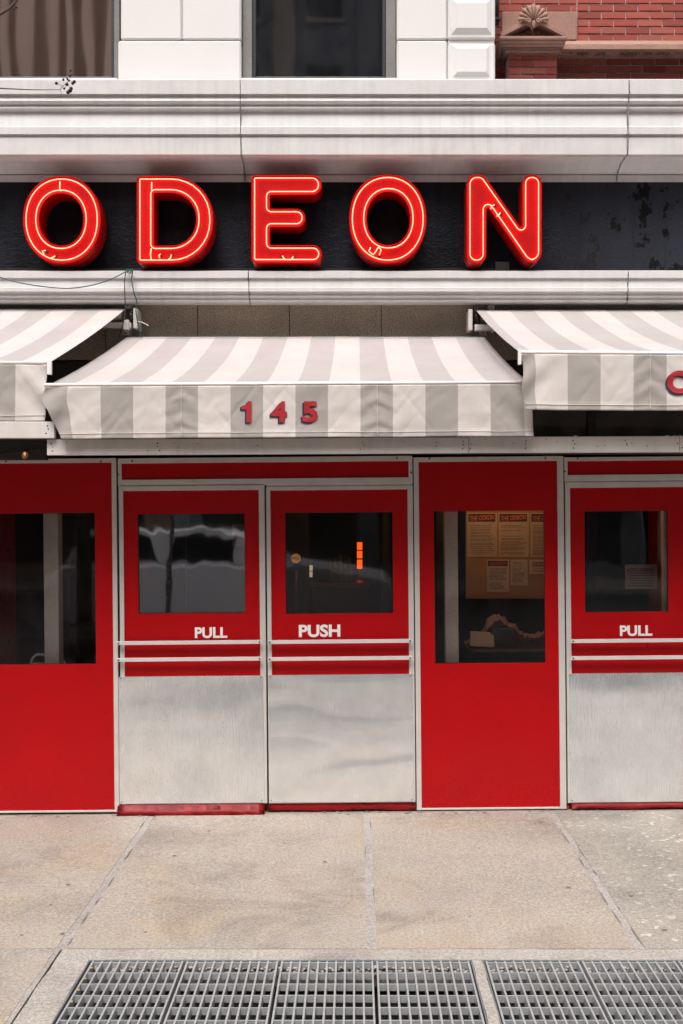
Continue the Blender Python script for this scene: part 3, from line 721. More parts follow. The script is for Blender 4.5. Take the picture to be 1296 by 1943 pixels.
# scallop shell
bm = bmesh.new(); c0 = P(1012, 41, 8.33)
for k in range(9):
    a = R(-82+k*164/8); L = .115*(1-.12*abs(k-4)/4)
    dirv = Vector((math.sin(a), 0, math.cos(a)))
    p0 = c0; p1 = c0+dirv*L
    addtube(bm, [p0+dirv*.01, p0+dirv*L*.5+Vector((0, -.016, 0)), p0+dirv*L*.85+Vector((0, -.018, 0)), p1+Vector((0, -.004, 0))], .006, 7, False, .0165)
    addball(bm, p1+Vector((0, -.006, 0)), .0165, u=8, v=6)
addball(bm, c0+Vector((0, .02, .05)), .085, .03, .085, 16, 10)
for s in (-1, 1):
    for t in range(14):
        a = t*.5; r_ = .030*(1-t/16); addball(bm, c0+Vector((s*(.035-.0+r_*math.cos(a)*.6), -.02, -.005+r_*math.sin(a)*.6)), .009, u=6, v=5)
addball(bm, c0+Vector((0, -.022, -.03)), .014, .014, .03, 8, 6)
mk('shell_ornament', bm, brownstone, nb, True)
tube('drain_pipe', [P(942, -40, 8.5), P(942, 48, 8.5)], .02, dark_metal, nb)
box('pipe_clamp', PX(937, 8.5), PX(948, 8.5), 8.46-D0, 8.53-D0, PZ(42, 8.5), PZ(36, 8.5), dark_metal, nb, .002)

# ------------------------------------------------------------------ neon letters
FD = 7.90; LB = 8.10
def cpx(pts): return [(PX(x, FD), PZ(z, FD), r*FD/F) for x, z, r in pts]
u1 = FD/F
def letter(name, label, outer, holes, extras, spots, ell=False):
    def o_in(i):
        if ell: x0, x1, z0, z1 = outer; return ellipse(PX(x0+i, FD), PX(x1-i, FD), PZ(z1-i, FD), PZ(z0+i, FD))
        return rrect(cpx(outer), i*u1)
    def h_out(h, i):
        if ell: x0, x1, z0, z1 = h; return ellipse(PX(x0-i, FD), PX(x1+i, FD), PZ(z1+i, FD), PZ(z0-i, FD))
        return rrect(cpx(h), -i*u1)
    oc = o_in(0); hc = [h_out(h, 0) for h in holes]
    cx = sum(p[0] for p in oc)/len(oc)
    root = empty('sign_letter', (cx, LB-D0, min(p[1] for p in oc)), label, 'letter', 'red neon channel letters on the black band')
    yf = FD-D0
    child_mesh('can', fill2d([oc]+hc, yf+.012, LB-D0, .002), letter_red, root)
    bm = bmesh.new()
    for A, Bc in [(oc, o_in(1.1))]+[(h, h_out(hh, 1.1)) for h, hh in zip(hc, holes)]:
        n = len(A); q = []
        for c, yy in ((A, yf), (Bc, yf), (Bc, yf+.0125), (A, yf+.0125)): q.append([bm.verts.new((x, yy, z)) for x, z in c])
        for r_ in range(4):
            for k in range(n):
                k2 = (k+1) % n; bm.faces.new((q[r_][k], q[r_][k2], q[(r_+1) % 4][k2], q[(r_+1) % 4][k]))
    mk('rim', bm, letter_red, root)
    yt = yf-.004
    loops = [o_in(6.2)]+[h_out(hh, 5.8) for hh in holes]
    for lp in loops:
        # drop duplicates then tube
        pp = [lp[0]]
        for p in lp[1:]:
            if (Vector(p)-Vector(pp[-1])).length > .0015: pp.append(p)
        if (Vector(pp[0])-Vector(pp[-1])).length < .0015: pp.pop()
        tube('neon_tube', [(x, yt, z) for x, z in pp], .0035, neon, root, 6, True)
    for e in extras: tube('neon_tube', [(PX(x, FD), yt+dy, PZ(z, FD)) for x, z, dy in e], .0038, neon, root, 6)
    bm = bmesh.new()
    for x, z in spots: addball(bm, (PX(x, FD), yf+.010, PZ(z, FD)), .014, .008, .014, 10, 6)
    if spots: mk('electrode_housing', bm, electrode_black, root, True)
    bx = sum(p[0] for p in oc)/len(oc)
    box('mounting_foot', bx-.05, bx+.05, LB-D0-.09, LB-D0-.03, PZ(515, 8.05), PZ(499, 8.05), dark_metal, root, .002)
    return root
def hook(x, z, s=1): return [(x, z, 0), (x+s*2, z-6, -.006), (x+s*6, z-8, .0), (x+s*8, z-4, .008)]
letter('o', 'first red neon letter O, leftmost on the black band', (43.5, 191, 334, 500), [(74, 158, 367, 466)],
       [[(114, 345, 0), (114, 358, -.004), (116, 363, 0)], [(84, 483, 0), (81, 477, -.004), (86, 475, .006)], [(95, 491, 0), (100, 489, -.003), (104, 486, .006)]], [(87, 477), (104, 486)], True)
letter('d', 'red neon letter D between the first O and the E', [(259.5, 334, 8), (404.5, 334, 79), (404.5, 500, 79), (259.5, 500, 8)],
       [[(292, 366, 3), (372, 366, 47), (372, 466, 47), (292, 466, 3)]],
       [[(288, 346, 0), (288, 356, -.002), (288, 362, 0)], [(287, 472, 0), (286, 483, -.004), (287, 493, 0)], [(303, 490, 0), (302, 485, -.006), (304, 482, .008)], [(318, 494, 0), (324, 490, -.005), (325, 484, .008)]], [(304, 484), (325, 484)])
letter('e', 'red neon letter E, the third letter of the sign', [(477, 332, 9), (610.5, 332, 18.5), (610.5, 370, 18.5), (512, 370, 3), (512, 396, 3), (579.5, 396, 17), (579.5, 431, 17), (512, 431, 3), (512, 465, 3), (611, 465, 17), (611, 499, 17), (477, 499, 9)],
       [], [[(536, 486, .008), (539, 491, -.004), (543, 494, 0)], [(556, 487, .008), (554, 492, -.004), (550, 494, 0)]], [(536, 487), (556, 487)])
letter('o', 'second red neon letter O, between the E and the N', (662.5, 809, 331, 500), [(696, 778, 364, 465)],
       [[(703, 470, .006), (700, 477, -.004), (707, 483, 0)], [(718, 469, 0), (713, 478, -.006), (708, 484, 0)], [(718, 469, 0), (723, 474, -.004), (720, 484, .006)]], [(703, 471), (720, 484)], True)
letter('n', 'red neon letter N at the right end of the sign', [(885.5, 500, 18), (885.5, 331, 19), (917, 331, 18), (991, 436, 2.5), (991, 331, 17.5), (1028, 331, 17.5), (1028, 499, 21), (1000, 499, 23), (923, 388, 3), (923, 500, 18)],
       [], [[(931, 397, 0), (933, 391, -.006), (938, 389, .008)], [(942, 411, 0), (947, 408, -.006), (949, 404, .008)]], [(939, 389), (950, 405)])

# ------------------------------------------------------------------ awnings
SP = 61.5/F*5.95
def awning(label, X0, X1, dt, zt_, df, zf, zv, phase, seams, seed, edgeL=None, edgeR=None, tilt=0, sag=.05):
    root = empty('awning', ((X0+X1)/2, dt-D0, zt_), label, 'awning', 'striped fabric awnings')
    yt_, yf_ = dt-D0, df-D0
    def uvmesh(name, nx, nt, fn, mat, par=None):
        bm = bmesh.new(); uvl = bm.loops.layers.uv.new('uv'); V = []; U = []
        for j in range(nt+1):
            V.append([]); U.append([])
            for i in range(nx+1):
                p, u = fn(i/nx, j/nt); V[-1].append(bm.verts.new(p)); U[-1].append(u)
        for j in range(nt):
            for i in range(nx):
                f = bm.faces.new((V[j][i], V[j][i+1], V[j+1][i+1], V[j+1][i]))
                for l, (jj, ii) in zip(f.loops, ((j, i), (j, i+1), (j+1, i+1), (j+1, i))): l[uvl].uv = (U[jj][ii], jj/nt)
        bmesh.ops.recalc_face_normals(bm, faces=bm.faces)
        bmesh.ops.solidify(bm, geom=list(bm.faces), thickness=.0015)
        return mk(name, bm, mat, par or root, True)
    def top(s, t):
        x = X0+(X1-X0)*s; y = yt_+(yf_-yt_)*t
        z = zt_+(zf-zt_)*t-4*sag*t*(1-t)*(.35+.65*(1-math.exp(-min(x-X0, X1-x)/.25)))*(1+.12*noise.noise((x*1.5+seed, 0, 0)))+tilt*(x-X0)*t
        z += .004*noise.noise((x*2+seed, y*1.5, 3))+.0035*t*(1-t)*4*noise.noise((x*9+seed, y*.8, 1))
        # rolled up near the wall: small gathers
        return (x, y, z), (x-phase)/SP+100
    uvmesh('canopy', 150, 22, top, cloth_top)
    rs = random.Random(seed)
    H = zf-zv
    nodes = [(rs.uniform(X0, X1), rs.uniform(.05, .95), rs.uniform(.5, 1), rs.choice((-1, 1))) for _ in range(24)]
    def val(s, t):
        x = X0+(X1-X0)*s; z = zf-.006+tilt*(x-X0)-H*t
        y = yf_-.012+.035*t*0
        y += .007*noise.noise((x*2.3+seed, t*1.6, 4))*(.3+t)+.003*noise.noise((x*9+seed, t*4+x*2, 7))+.0022*abs(noise.noise((x*16+t*3+seed, t*2.2-x*4, 2)))
        for xs in seams:
            q = (x-xs)/.13
            if abs(q) < 1.6:
                e = math.exp(-q*q*2.2); y += .0028*e*math.sin((t*6.5-abs(q)*1.9+.7*noise.noise((x*6, t*5, 3)))*2.9)-.004*math.exp(-(x-xs)**2/.00002)
        for nx_, nt_, a_, sg_ in nodes:
            q = ((x-nx_)+sg_*(t-nt_)*.22)/.016; r_ = ((t-nt_)*H)/.09
            y += .0026*a_*math.exp(-q*q-r_*r_*.5)
        for e_, side in ((edgeL, 0), (edgeR, 1)):
            if e_:
                dist = (x-X0) if side == 0 else (X1-x); wgt = math.exp(-dist/.10)
                x += e_(t)*wgt; y += .012*wgt*math.sin(t*9+dist*26)
        if t > .88: y -= .0015
        z += .004*noise.noise((x*3+seed, 9, 9))*t
        return (x, y, z), ((X0+(X1-X0)*s)-phase)/SP+100
    va = uvmesh('valance', 340, 34, val, cloth_val)
    # hem and seam stitching as slightly proud lines
    tube('front_bar', [(X0-.01, yf_, zf+.004), ((X0+X1)/2, yf_, zf+.004+tilt*(X1-X0)/2), (X1+.01, yf_, zf+.004+tilt*(X1-X0))], .0105, piping, root, 10)
    tube('hem', [((val(k/120, .9)[0][0]), val(k/120, .9)[0][1]-.003, val(k/120, .9)[0][2]) for k in range(121)], .0016, cloth_val_plain, va, 4)
    for xs in seams:
        tube('seam', [(xs, val((xs-X0)/(X1-X0), k/20)[0][1]-.002, val((xs-X0)/(X1-X0), k/20)[0][2]) for k in range(21)], .0017, cloth_val_plain, va, 4)
    tube('roller', [(X0+.03, yt_+.035, zt_-.035), (X1-.03, yt_+.035, zt_-.035)], .04, cloth_val_plain, root, 14)
    # folding arms under the cloth
    for s in (.12, .88):
        x = X0+(X1-X0)*s; mx = X0+(X1-X0)*(.32 if s < .5 else .68)
        tube('folding_arm', [(x, yt_, zt_-.1), (mx, (yt_+yf_)/2, (zt_+zf)/2-.11), (x, yf_+.02, zf-.02)], .016, white_metal, root, 8)
    return root, va, val
cloth_val_plain = M('plain_cream_cloth', (.60, .54, .50), .85)
def bracket(px0, px1, py0, py1, parent, side):
    d0 = 8.02; x0, x1 = PX(px0, d0), PX(px1, d0); z0, z1 = PZ(py1, d0), PZ(py0, d0); y = d0-D0
    ww = x1-x0
    if side > 0:   # bracket cheek at the left, arm to the right
        box('bracket_cheek', x0, x0+.03, y-.03, y+.14, z0, z1, white_metal, parent, .005, 2)
        box('bracket_arm', x0+.046, x1, y-.02, y+.04, z0, z0+.045, white_metal, parent, .008, 2)
        box('bracket_clip', x1-.04, x1-.015, y-.035, y+.02, z0-.012, z0+.06, white_metal, parent, .002)
    else:
        box('bracket_cheek', x1-.03, x1, y-.03, y+.14, z0, z1, white_metal, parent, .005, 2)
        box('bracket_arm', x0, x1-.046, y-.02, y+.04, z0, z0+.045, white_metal, parent, .008, 2)
        box('bracket_clip', x1-.10, x1-.06, y-.035, y+.02, z0-.012, z0+.06, white_metal, parent, .002)
    cxx = x0+.06 if side > 0 else x1-.06
    tube('roller_end', [(cxx-.015, y+.05, z1-.05), (cxx+.03, y+.05, z1-.05)], .043, dark_metal, parent, 16)
def clip(px, py, parent, d0=8.12):
    x, z = PX(px, d0), PZ(py, d0); o = box('wall_clip', x-.022, x+.022, d0-D0-.02, WY, z-.013, z+.022, white_metal, parent, .002)
    bm = bmesh.new(); addball(bm, (x, d0-D0-.021, z+.006), .007, .004, .007, 8, 5); mk('bolt', bm, screw_mat, o)
dm = 5.95
aw, vmain, valf = awning('middle striped awning with the number 145 on its valance, above the double doors', PX(88, dm), PX(993, dm)+.035, 8.05, PZ(639, 8.05), dm, PZ(732, dm), PZ(831, dm),
    .0225, (PX(345, dm), PX(716, dm)), 1, lambda t: -.025*math.sin(min(1, t*2.2)*math.pi)+.085*max(0, t-.3)**1.2/.65, lambda t: .0+.02*t, tilt=.0055)
clip(240, 634, aw); clip(916, 634, aw)
for s, x0, x1, dig in (('1', 459, 478, 0), ('4', 515, 545, 0), ('5', 574, 603, 0)):
    for off_x, off_z, mat, pr in ((-3.2, 2.6, stitch_navy, .0), (0, 0, stitch_red, .0025)):
        a, b = PX(x0+off_x, dm), PX(x1+off_x, dm); z0, z1 = PZ(802+off_z, dm), PZ(762+off_z, dm)
        if s == '1':
            shp = [(.50, 0), (1, 0), (1, 1), (.62, 1), (.55, .90), (.40, .82), (0, .79), (0, .62), (.50, .62)]
            me = fill2d([[(a+(b-a)*u, z0+(z1-z0)*q) for u, q in shp]], -.002, 0)
        else: me = text_mesh(s, a, b, z0, z1, 0, .002, .045)
        X0_, X1_ = PX(88, dm), PX(993, dm)+.035; H_ = PZ(732, dm)-PZ(831, dm)
        for v in me.vertices:
            t = (PZ(732, dm)-v.co.z)/H_; v.co.y += valf((v.co.x-X0_)/(X1_-X0_), t)[0][1]-.0035-pr
        child_mesh('number_'+s if False else 'lettering', me, mat, vmain)
dr = 5.85
ar, vr, vrf = awning('right striped awning with the red letter C, higher than the middle one', PX(988, dr), 3.9, 8.05, PZ(588, 8.05), dr, PZ(670, dr), PZ(776, dr), PX(1076, dr),
    (PX(1232, dr), PX(1232, dr)+6*SP, PX(1232, dr)+12*SP), 5, lambda t: .02*t+.008*math.sin(t*7), None, tilt=-.0055)
bracket(888, 942, 588, 628, ar, 1); clip(932, 586, ar)
for off_x, off_z, mat, pr in ((-3, 2.6, stitch_navy, 0), (0, 0, stitch_red, .0025)):
    me = text_mesh('C', PX(1264+off_x, dr), PX(1304+off_x, dr), PZ(748+off_z, dr), PZ(704+off_z, dr), 0, .002, .045)
    for v in me.vertices:
        t = (PZ(670, dr)-v.co.z)/(PZ(670, dr)-PZ(776, dr)); v.co.y += vrf((v.co.x-PX(988, dr))/(3.9-PX(988, dr)), t)[0][1]-.0035-pr
    child_mesh('lettering', me, mat, vr)
box('bar_end_cap', PX(983, dr), PX(989, dr), dr-D0-.012, dr-D0+.012, PZ(692, dr), PZ(664, dr), piping, ar, .002)
dl = 6.02
al, vl, vlf = awning('left striped awning cut off by the left edge of the photo', -4.3, PX(90, dl), 8.05, PZ(586, 8.05), dl, PZ(690, dl), PZ(797, dl), PX(30.5, dl)-SP, (PX(30.5, dl)-SP*2.5, PX(30.5, dl)-SP*8.5), 9, None, lambda t: -.012*t, tilt=.0)
bracket(196, 262, 586, 624, al, -1); clip(243, 583, al)
box('bar_end_cap', PX(90, dl), PX(98, dl), dl-D0-.012, dl-D0+.012, PZ(711, dl), PZ(684, dl), piping, al, .002)

# ------------------------------------------------------------------ vestibule
ves = empty('entrance_vestibule', (0, 0, 0), 'red panelled street vestibule with aluminium framed doors and steel kick plates', 'vestibule', rot=(-LEAN, -ROLL, 0))
def Q(px, py): return Lc(px, py)
def rect(px0, px1, py0, py1):
    a = Q(px0, py0); b = Q(px1, py1); return a[0], b[0], b[1], a[1]
def frame4(name, o, i, y0, y1, mat, parent, gap=.0004):
    X0, X1, Z0, Z1 = o; x0, x1, z0, z1 = i
    for poly in ([(X0, Z1), (X1, Z1), (x1, z1), (x0, z1)], [(X0, Z0), (X1, Z0), (x1, z0), (x0, z0)], [(X0, Z0), (X0, Z1), (x0, z1), (x0, z0)], [(X1, Z0), (X1, Z1), (x1, z1), (x1, z0)]):
        c = Vector((sum(p[0] for p in poly)/4, sum(p[1] for p in poly)/4))
        pl = []
        for p in poly:
            v = Vector(p); dd = (c-v); pl.append((p[0]+math.copysign(gap, dd.x), p[1]+math.copysign(gap, dd.y)))
        prism(name, pl, 'y', y0, y1, mat, parent, .0008)
def bead(o, w_, y0, y1, parent):
    X0, X1, Z0, Z1 = o
    A = [(X0, Z0), (X1, Z0), (X1, Z1), (X0, Z1)]; Bc = [(X0+w_, Z0+w_), (X1-w_, Z0+w_), (X1-w_, Z1-w_), (X0+w_, Z1-w_)]
    child_mesh('panel_bead', fill2d([A, Bc], y0, y1, .001), red_bead, parent)
def leaf(name, o, hole, parent, y0=-.012, y1=.02):
    X0, X1, Z0, Z1 = o; c = [[(X0, Z0), (X1, Z0), (X1, Z1), (X0, Z1)]]
    if hole:
        x0, x1, z0, z1 = hole; c.append([(x0, z0), (x1, z0), (x1, z1), (x0, z1)])
    return child_mesh(name, fill2d(c, y0, y1, .0012), red_panel, parent)
bm = bmesh.new(); addball(bm, (0, 0, 0), .0065, .004, .0065, 10, 6); screw_me = bpy.data.meshes.new('screw'); bm.to_mesh(screw_me); bm.free(); screw_me.materials.append(screw_mat)
def screw(px, py, parent, y=-.022):
    x, z = Q(px, py); o = link('screw', screw_me, None, parent, False); o.location = (x, y, z)
def screwxz(x, z, parent, y, s=1): o = link('screw', screw_me, None, parent); o.location = (x, y, z); o.scale = (s, s, s)
def gpane(hole, gm, parent):
    x0, x1, z0, z1 = hole; box('window_pane', x0+.0005, x1-.0005, .004, .008, z0+.0005, z1-.0005, gm, parent, 0)
    bm = bmesh.new(); t = .004
    for a in ((x0, x0+t, z0, z1), (x1-t, x1, z0, z1), (x0+t, x1-t, z0, z0+t), (x0+t, x1-t, z1-t, z1)): addbox(bm, a[0]+.0006, a[1]-.0006, -.004, .0035, a[2]+.0006, a[3]-.0006)
    mk('window_gasket', bm, dark_metal, parent)
def wallpanel(o, i, hole, screws, label=None):
    p = leaf('wall_panel', (i[0]-.004, i[1]+.004, i[2]-.004, i[3]+.004), hole, ves)
    if label: p['label'] = label
    frame4('frame_rail', o, i, -.02, .03, alu_frame, p); bead(i, .006, -.0165, -.010, p); gpane(hole, panel_glass, p)
    for s in screws: screw(*s, p)
    return p
def door(o, i, hole, bars, kick, text, trect, sweep, km, label, bar_ends, dy=0, gm=None):
    p = leaf('door', (i[0]-.004, i[1]+.004, i[2]-.004, i[3]+.004), hole, ves); p['label'] = label
    frame4('frame_rail', o, i, -.02, .03, alu_frame, p); bead(i, .006, -.0165, -.010, p); gpane(hole, gm or door_glass, p)
    for a, b in bars:
        z0, z1 = b, a; bx0, bx1 = bar_ends
        bm = bmesh.new(); addbox(bm, bx0, bx1, -.062, -.050, z0, z1, .0012)
        for ex in (bx0+.008, bx1-.026): addbox(bm, ex, ex+.018, -.0495, -.0205, z0+.003, z1-.003, .0015)
        mk('push_bar', bm, alu_bar, p)
        screwxz(bx1-.012, (z0+z1)/2, p, -.064, .9); screwxz(bx0+.012, (z0+z1)/2, p, -.064, .9)
    x0, x1, z0, z1 = kick
    # slightly bowed steel sheet
    bm = bmesh.new(); V = {}
    nx, nz = 24, 24
    for a in range(nx+1):
        for b in range(nz+1):
            u, v = a/nx, b/nz
            V[a, b] = bm.verts.new((x0+(x1-x0)*u, -.0245-.0035*math.sin(math.pi*u)*math.sin(math.pi*v)-.0022*noise.noise((u*1.2+x0*7, v*2.6, 1)), z0+(z1-z0)*v))
    for a in range(nx):
        for b in range(nz): bm.faces.new((V[a, b], V[a+1, b], V[a+1, b+1], V[a, b+1]))
    be = [e for e in bm.edges if e.is_boundary]; r = bmesh.ops.extrude_edge_only(bm, edges=be)
    for v in r['geom']:
        if isinstance(v, bmesh.types.BMVert): v.co.y = -.0205
    kp = mk('kick_plate', bm, km, p, True)
    for q in kp.data.polygons:
        if abs(q.normal.y) < .6: q.use_smooth = False
    kp.data.set_sharp_from_angle(angle=R(40))
    for sx in (x0+.012, x1-.012):
        for sz in (z0+.012, z1-.010): screwxz(sx, sz, p, -.0265, .6)
    if text: child_mesh('lettering', text_mesh(text, *trect, -.0125, .0012, .034), white_vinyl, p)
    # rubber sweep flaring outwards at the foot
    sx0, sx1, sz0, sz1, out = sweep
    bm = bmesh.new(); n = 20; prof = [(0, 1), (-.25, .75), (-.6, .35), (-1, 0), (-.93, -.02)]
    cols = []
    for k in range(n+1):
        x = sx0+(sx1-sx0)*k/n; cols.append([bm.verts.new((x, -.006+out*a, sz0+(sz1-sz0)*b+(.006*math.sin(k*.6)*(1-b)*.6))) for a, b in prof])
    for k in range(n):
        for q in range(len(prof)-1): bm.faces.new((cols[k][q], cols[k+1][q], cols[k+1][q+1], cols[k][q+1]))
    bmesh.ops.solidify(bm, geom=list(bm.faces), thickness=.003)
    mk('door_sweep', bm, rubber_red, p, True)
    return p
rubber_red = weathered('red_rubber', (.46, .006, .012), (.2, .012, .014), .5, amt=.6)
GP = .0012
# left wall panel
wallpanel(rect(-118, 228, 872.5, 1539), rect(-106, 219, 881, 1535.2), rect(-70, 186, 975, 1259.5), [(199, 876), (20, 876), (-60, 876)], 'wall panel with a tall window showing a pale post and chair')
# right wall panel
wallpanel(rect(790.5, 1074, 868, 1533), rect(800, 1062, 877, 1529.3), rect(828, 1037.5, 970, 1257), [(820.5, 870.5), (1040, 870), ], 'wall panel with a tall window showing pinned menus')
# transoms
def transom(o, i, screws):
    p = leaf('transom_panel', (i[0]-.003, i[1]+.003, i[2]-.003, i[3]+.003), None, ves)
    frame4('frame_rail', o, i, -.02, .03, alu_frame, p); bead(i, .005, -.0165, -.010, p)
    for s in screws: screw(*s, p)
transom(rect(231, 788.5, 870, 918), rect(238, 781, 880, 905.5), [(258.5, 875.5), (759, 869.5), (231.5, 901), (786, 897)])
transom(rect(1075.5, 1366, 868, 911.5), rect(1082, 1356, 875.5, 899), [(1101, 870), (1076.5, 895)])
# header strip over the push door
box('header_strip', Q(511, 915)[0], Q(787, 915)[0], -.012, .02, Q(650, 923)[1], Q(650, 914.5)[1], alu_frame, ves, .001)
def R4(px0, px1, py0, py1): return rect(px0, px1, py0, py1)
def zr(px, py): return Q(px, py)[1]
door(R4(232, 508, 921, 1522.5), R4(240.5, 497, 932, 1514), R4(267, 470, 975.5, 1162.5), [(zr(363, 1213.5), zr(363, 1220.5)), (zr(363, 1245), zr(363, 1252))],
     R4(229, 502, 1283, 1520.5), 'PULL', R4(373.5, 435, 1190, 1210), (Q(225, 1521)[0], Q(503, 1521)[0], zr(363, 1543)+.002, zr(363, 1520), .055), kick_mat,
     'left door marked PULL, window reflecting the street', (Q(228, 1217)[0], Q(501, 1217)[0]))
door(R4(511, 788.5, 923.5, 1520.5), R4(519, 778.5, 931, 1512), R4(546, 750, 973, 1163), [(zr(648, 1211.5), zr(648, 1218.5)), (zr(648, 1243.5), zr(648, 1250.5))],
     R4(512, 785, 1280, 1518.5), 'PUSH', R4(570.5, 649, 1185, 1208), (Q(508, 1521)[0], Q(790, 1521)[0], zr(648, 1535), zr(648, 1516), .012), kick_mat2,
     'middle door marked PUSH, orange lamp inside', (Q(512, 1217)[0], Q(784, 1217)[0]), gm=panel_glass)
door(R4(1076.5, 1360, 915, 1519.5), R4(1086, 1349, 926, 1511), R4(1113, 1271.5, 970, 1160), [(zr(1190, 1210), zr(1190, 1217)), (zr(1190, 1242), zr(1190, 1249))],
     R4(1080.5, 1355, 1277, 1518), 'PULL', R4(1178.5, 1240, 1186.5, 1206), (Q(1083, 1521)[0], Q(1360, 1521)[0], zr(1190, 1531)+.001, zr(1190, 1516), .03), kick_mat,
     'right door marked PULL, paper notice behind its window', (Q(1083, 1217)[0], Q(1355, 1217)[0]), gm=door_glass_clear)
# dark hinge strips and posts between the bays
for a, py in ((229.5, 1000), (789.6, 1000), (1074.8, 1000), (509.5, 1000)):
    x = Q(a, py)[0]; box('hinge_strip', x-.004, x+.004, -.012, .02, .015, Q(a, 873 if a != 509.5 else 921)[1], dark_metal, ves, .001)
for px in (222, 795, 1076):
    x = Q(px, 1530)[0]; box('post_foot', x-.012, x+.012, -.01, .03, -.005, .022, rubber_red, ves, .002)
bm = bmesh.new(); rs = random.Random(77)
for k in range(150):
    x = rs.uniform(-2.3, 2.2); y = rs.uniform(-.03, .01) if rs.random() < .7 else rs.uniform(-.07, -.02); sz = rs.uniform(.003, .011)
    addball(bm, (x, y, gz(x, y)+.001), sz*rs.uniform(.8, 2), sz, sz*.4, 6, 4)
tag(mk('threshold_grit', bm, dirt_mat), 'grit and dirt gathered along the foot of the red doors', 'grit', kind='stuff')
# side walls, rear of the vestibule roof, inner posts (their backs are dark)
inner_dark = M('vestibule_inner_lining', (.05, .03, .026), .7)
xl, xr = Q(-118, 1200)[0], Q(1362, 1200)[0]
box('side_wall', xl-.03, xl-.002, .0, 1.56, 0, 2.08, red_panel, ves, .002); box('side_wall', xr+.012, xr+.04, .0, 1.56, 0, 2.08, red_panel, ves, .002)
box('roof_panel', xl, xr, .14, 1.45, 2.098, 2.112, soffit_mat, ves, 0)
box('ceiling_strip', xl, xr, .031, .4, 2.075, 2.097, soffit_mat, ves, 0)
post_m = weathered('pale_inner_post', (.66, .62, .60), (.2, .17, .16), .6, amt=.5)
def ipost(pa, pb, d0, par=ves):
    box('inner_post', PX(pa, d0), PX(pb, d0), d0-D0-.08, d0-D0+.02, 0, 2.07, post_m, par, .003)
ipost(94, 121.5, 6.78); ipost(846, 871, 6.78)
box('inner_post', PX(1262, 6.72), PX(1275, 6.72), .1, .16, 0, 2.07, post_m, ves, .003)
# white fascia boards on the roof edge, each a part of its own
bd = 6.40
def board(px0, px1, py0, py1, d0, tl=0, par=ves_boards if False else None):
    return None
fas = ves
def fboard(px0, px1, a0, a1, b0, b1, d0, name='fascia_board'):
    # top edge rows a0->a1, bottom edge rows b0->b1 from left to right
    x0, x1 = PX(px0, d0), PX(px1, d0)
    poly = [(x0, PZ(b0, d0)), (x1, PZ(b1, d0)), (x1, PZ(a1, d0)), (x0, PZ(a0, d0))]
    bm = bmesh.new(); addprism(bm, poly, 'y', d0-D0, d0-D0+.04); bmesh.ops.bevel(bm, geom=list(bm.edges), offset=.0025, segments=1, affect='EDGES')
    return bm
roof = empty('vestibule_roof', (0, .6, 2.15), 'low roof of the vestibule edged with white painted timber boards', 'roof')
for px0, px1, a0, a1, b0, b1, d0 in ((89, 889, 833.5, 829.5, 864, 860), (891, 1289, 829.3, 827.5, 860, 858.5), (1291, 1700, 827.5, 826, 858.4, 857)) and (
        (89, 889.3, 834, 829.5, 864, 859.6, 6.0), (890.3, 1289.3, 829.2, 827.4, 859.4, 858, 6.0), (1290.2, 1850, 827.4, 826, 858, 857, 6.0), (-800, 103, 799, 800, 831.5, 831.5, 5.97)):
    o = mk('fascia_board', fboard(px0, px1, a0, a1, b0, b1, d0), white_fascia, roof)
    rs = random.Random(px0)
    bm = bmesh.new()
    for f in (.01, .265, .5, .745, .985):
        for rr in (8, 14, 22):
            if rs.random() < .8:
                p = P(px0+(px1-px0)*f+rs.uniform(-3, 3), a0+(a1-a0)*f+rr, d0); addball(bm, p+Vector((0, -.0008, 0)), rs.uniform(.003, .006), .002, .004, 6, 4)
    for k in range(9):
        f = rs.random(); p = P(px0+(px1-px0)*f, a0+(a1-a0)*f+rs.uniform(3, 27), d0); addball(bm, p+Vector((0, -.0006, 0)), rs.uniform(.002, .006), .0015, .0022, 6, 4)
    mk('nail_head', bm, crack_mat, o)
# roof deck and dark underside
box('roof_deck', PX(89, 6.0)+.01, 3.3, 6.045-D0, WY-.02, 2.115, 2.145, soffit_mat, roof, 0)
box('roof_deck', -4.2, PX(103, 5.97)-.005, 6.015-D0, WY-.02, 2.19, 2.23, soffit_mat, roof, 0)
box('roof_beam', -4.0, PX(90, 6.5)-.002, 6.47-D0, 6.53-D0, PZ(873, 6.5), 2.188, soffit_mat, roof, .003)
# chips and debris lying on the board top
bm = bmesh.new(); rs = random.Random(4)
for px in (296, 482, 575, 868, 879, 893, 903, 1092, 1266, 1280, 1290):
    p = P(px, 829.5-(px-600)*.003, 6.01); addball(bm, p, rs.uniform(.006, .014), .01, .006, 7, 5)
mk('roof_debris', bm, M('pale_plaster_crumb', (.45, .38, .32), .9), roof, True)

# bulb and its cable under the left roof
cab = tag(tube('string_light_cable', [P(-60, 868, 6.44), P(0, 862, 6.44), P(40, 857, 6.44), P(70, 852, 6.44), P(89, 852, 6.44)], .004, dark_metal), 'dark cable of the string light under the left roof board', 'cable')
bl = empty('light_bulb', P(47, 862, 6.42), 'small unlit globe bulb hanging under the left white board', 'bulb')
bm = bmesh.new(); addball(bm, P(47, 863.5, 6.42), .019, .019, .022, 16, 10)
bulb_glass = M('amber_bulb_glass', (.75, .5, .35), .08, 0, Transmission_Weight=.7); mk('globe', bm, bulb_glass, bl, True)
tube('socket', [P(47, 858, 6.42), P(47, 851, 6.42)], .010, dark_metal, bl)
bm = bmesh.new(); addball(bm, P(47, 861.5, 6.42), .005, .005, .009, 8, 6)
fil = M('bulb_filament', (.7, .4, .2), .4); B(fil).inputs['Emission Color'].default_value = (1, .5, .2, 1); B(fil).inputs['Emission Strength'].default_value = .8
mk('filament', bm, fil, bl, True)

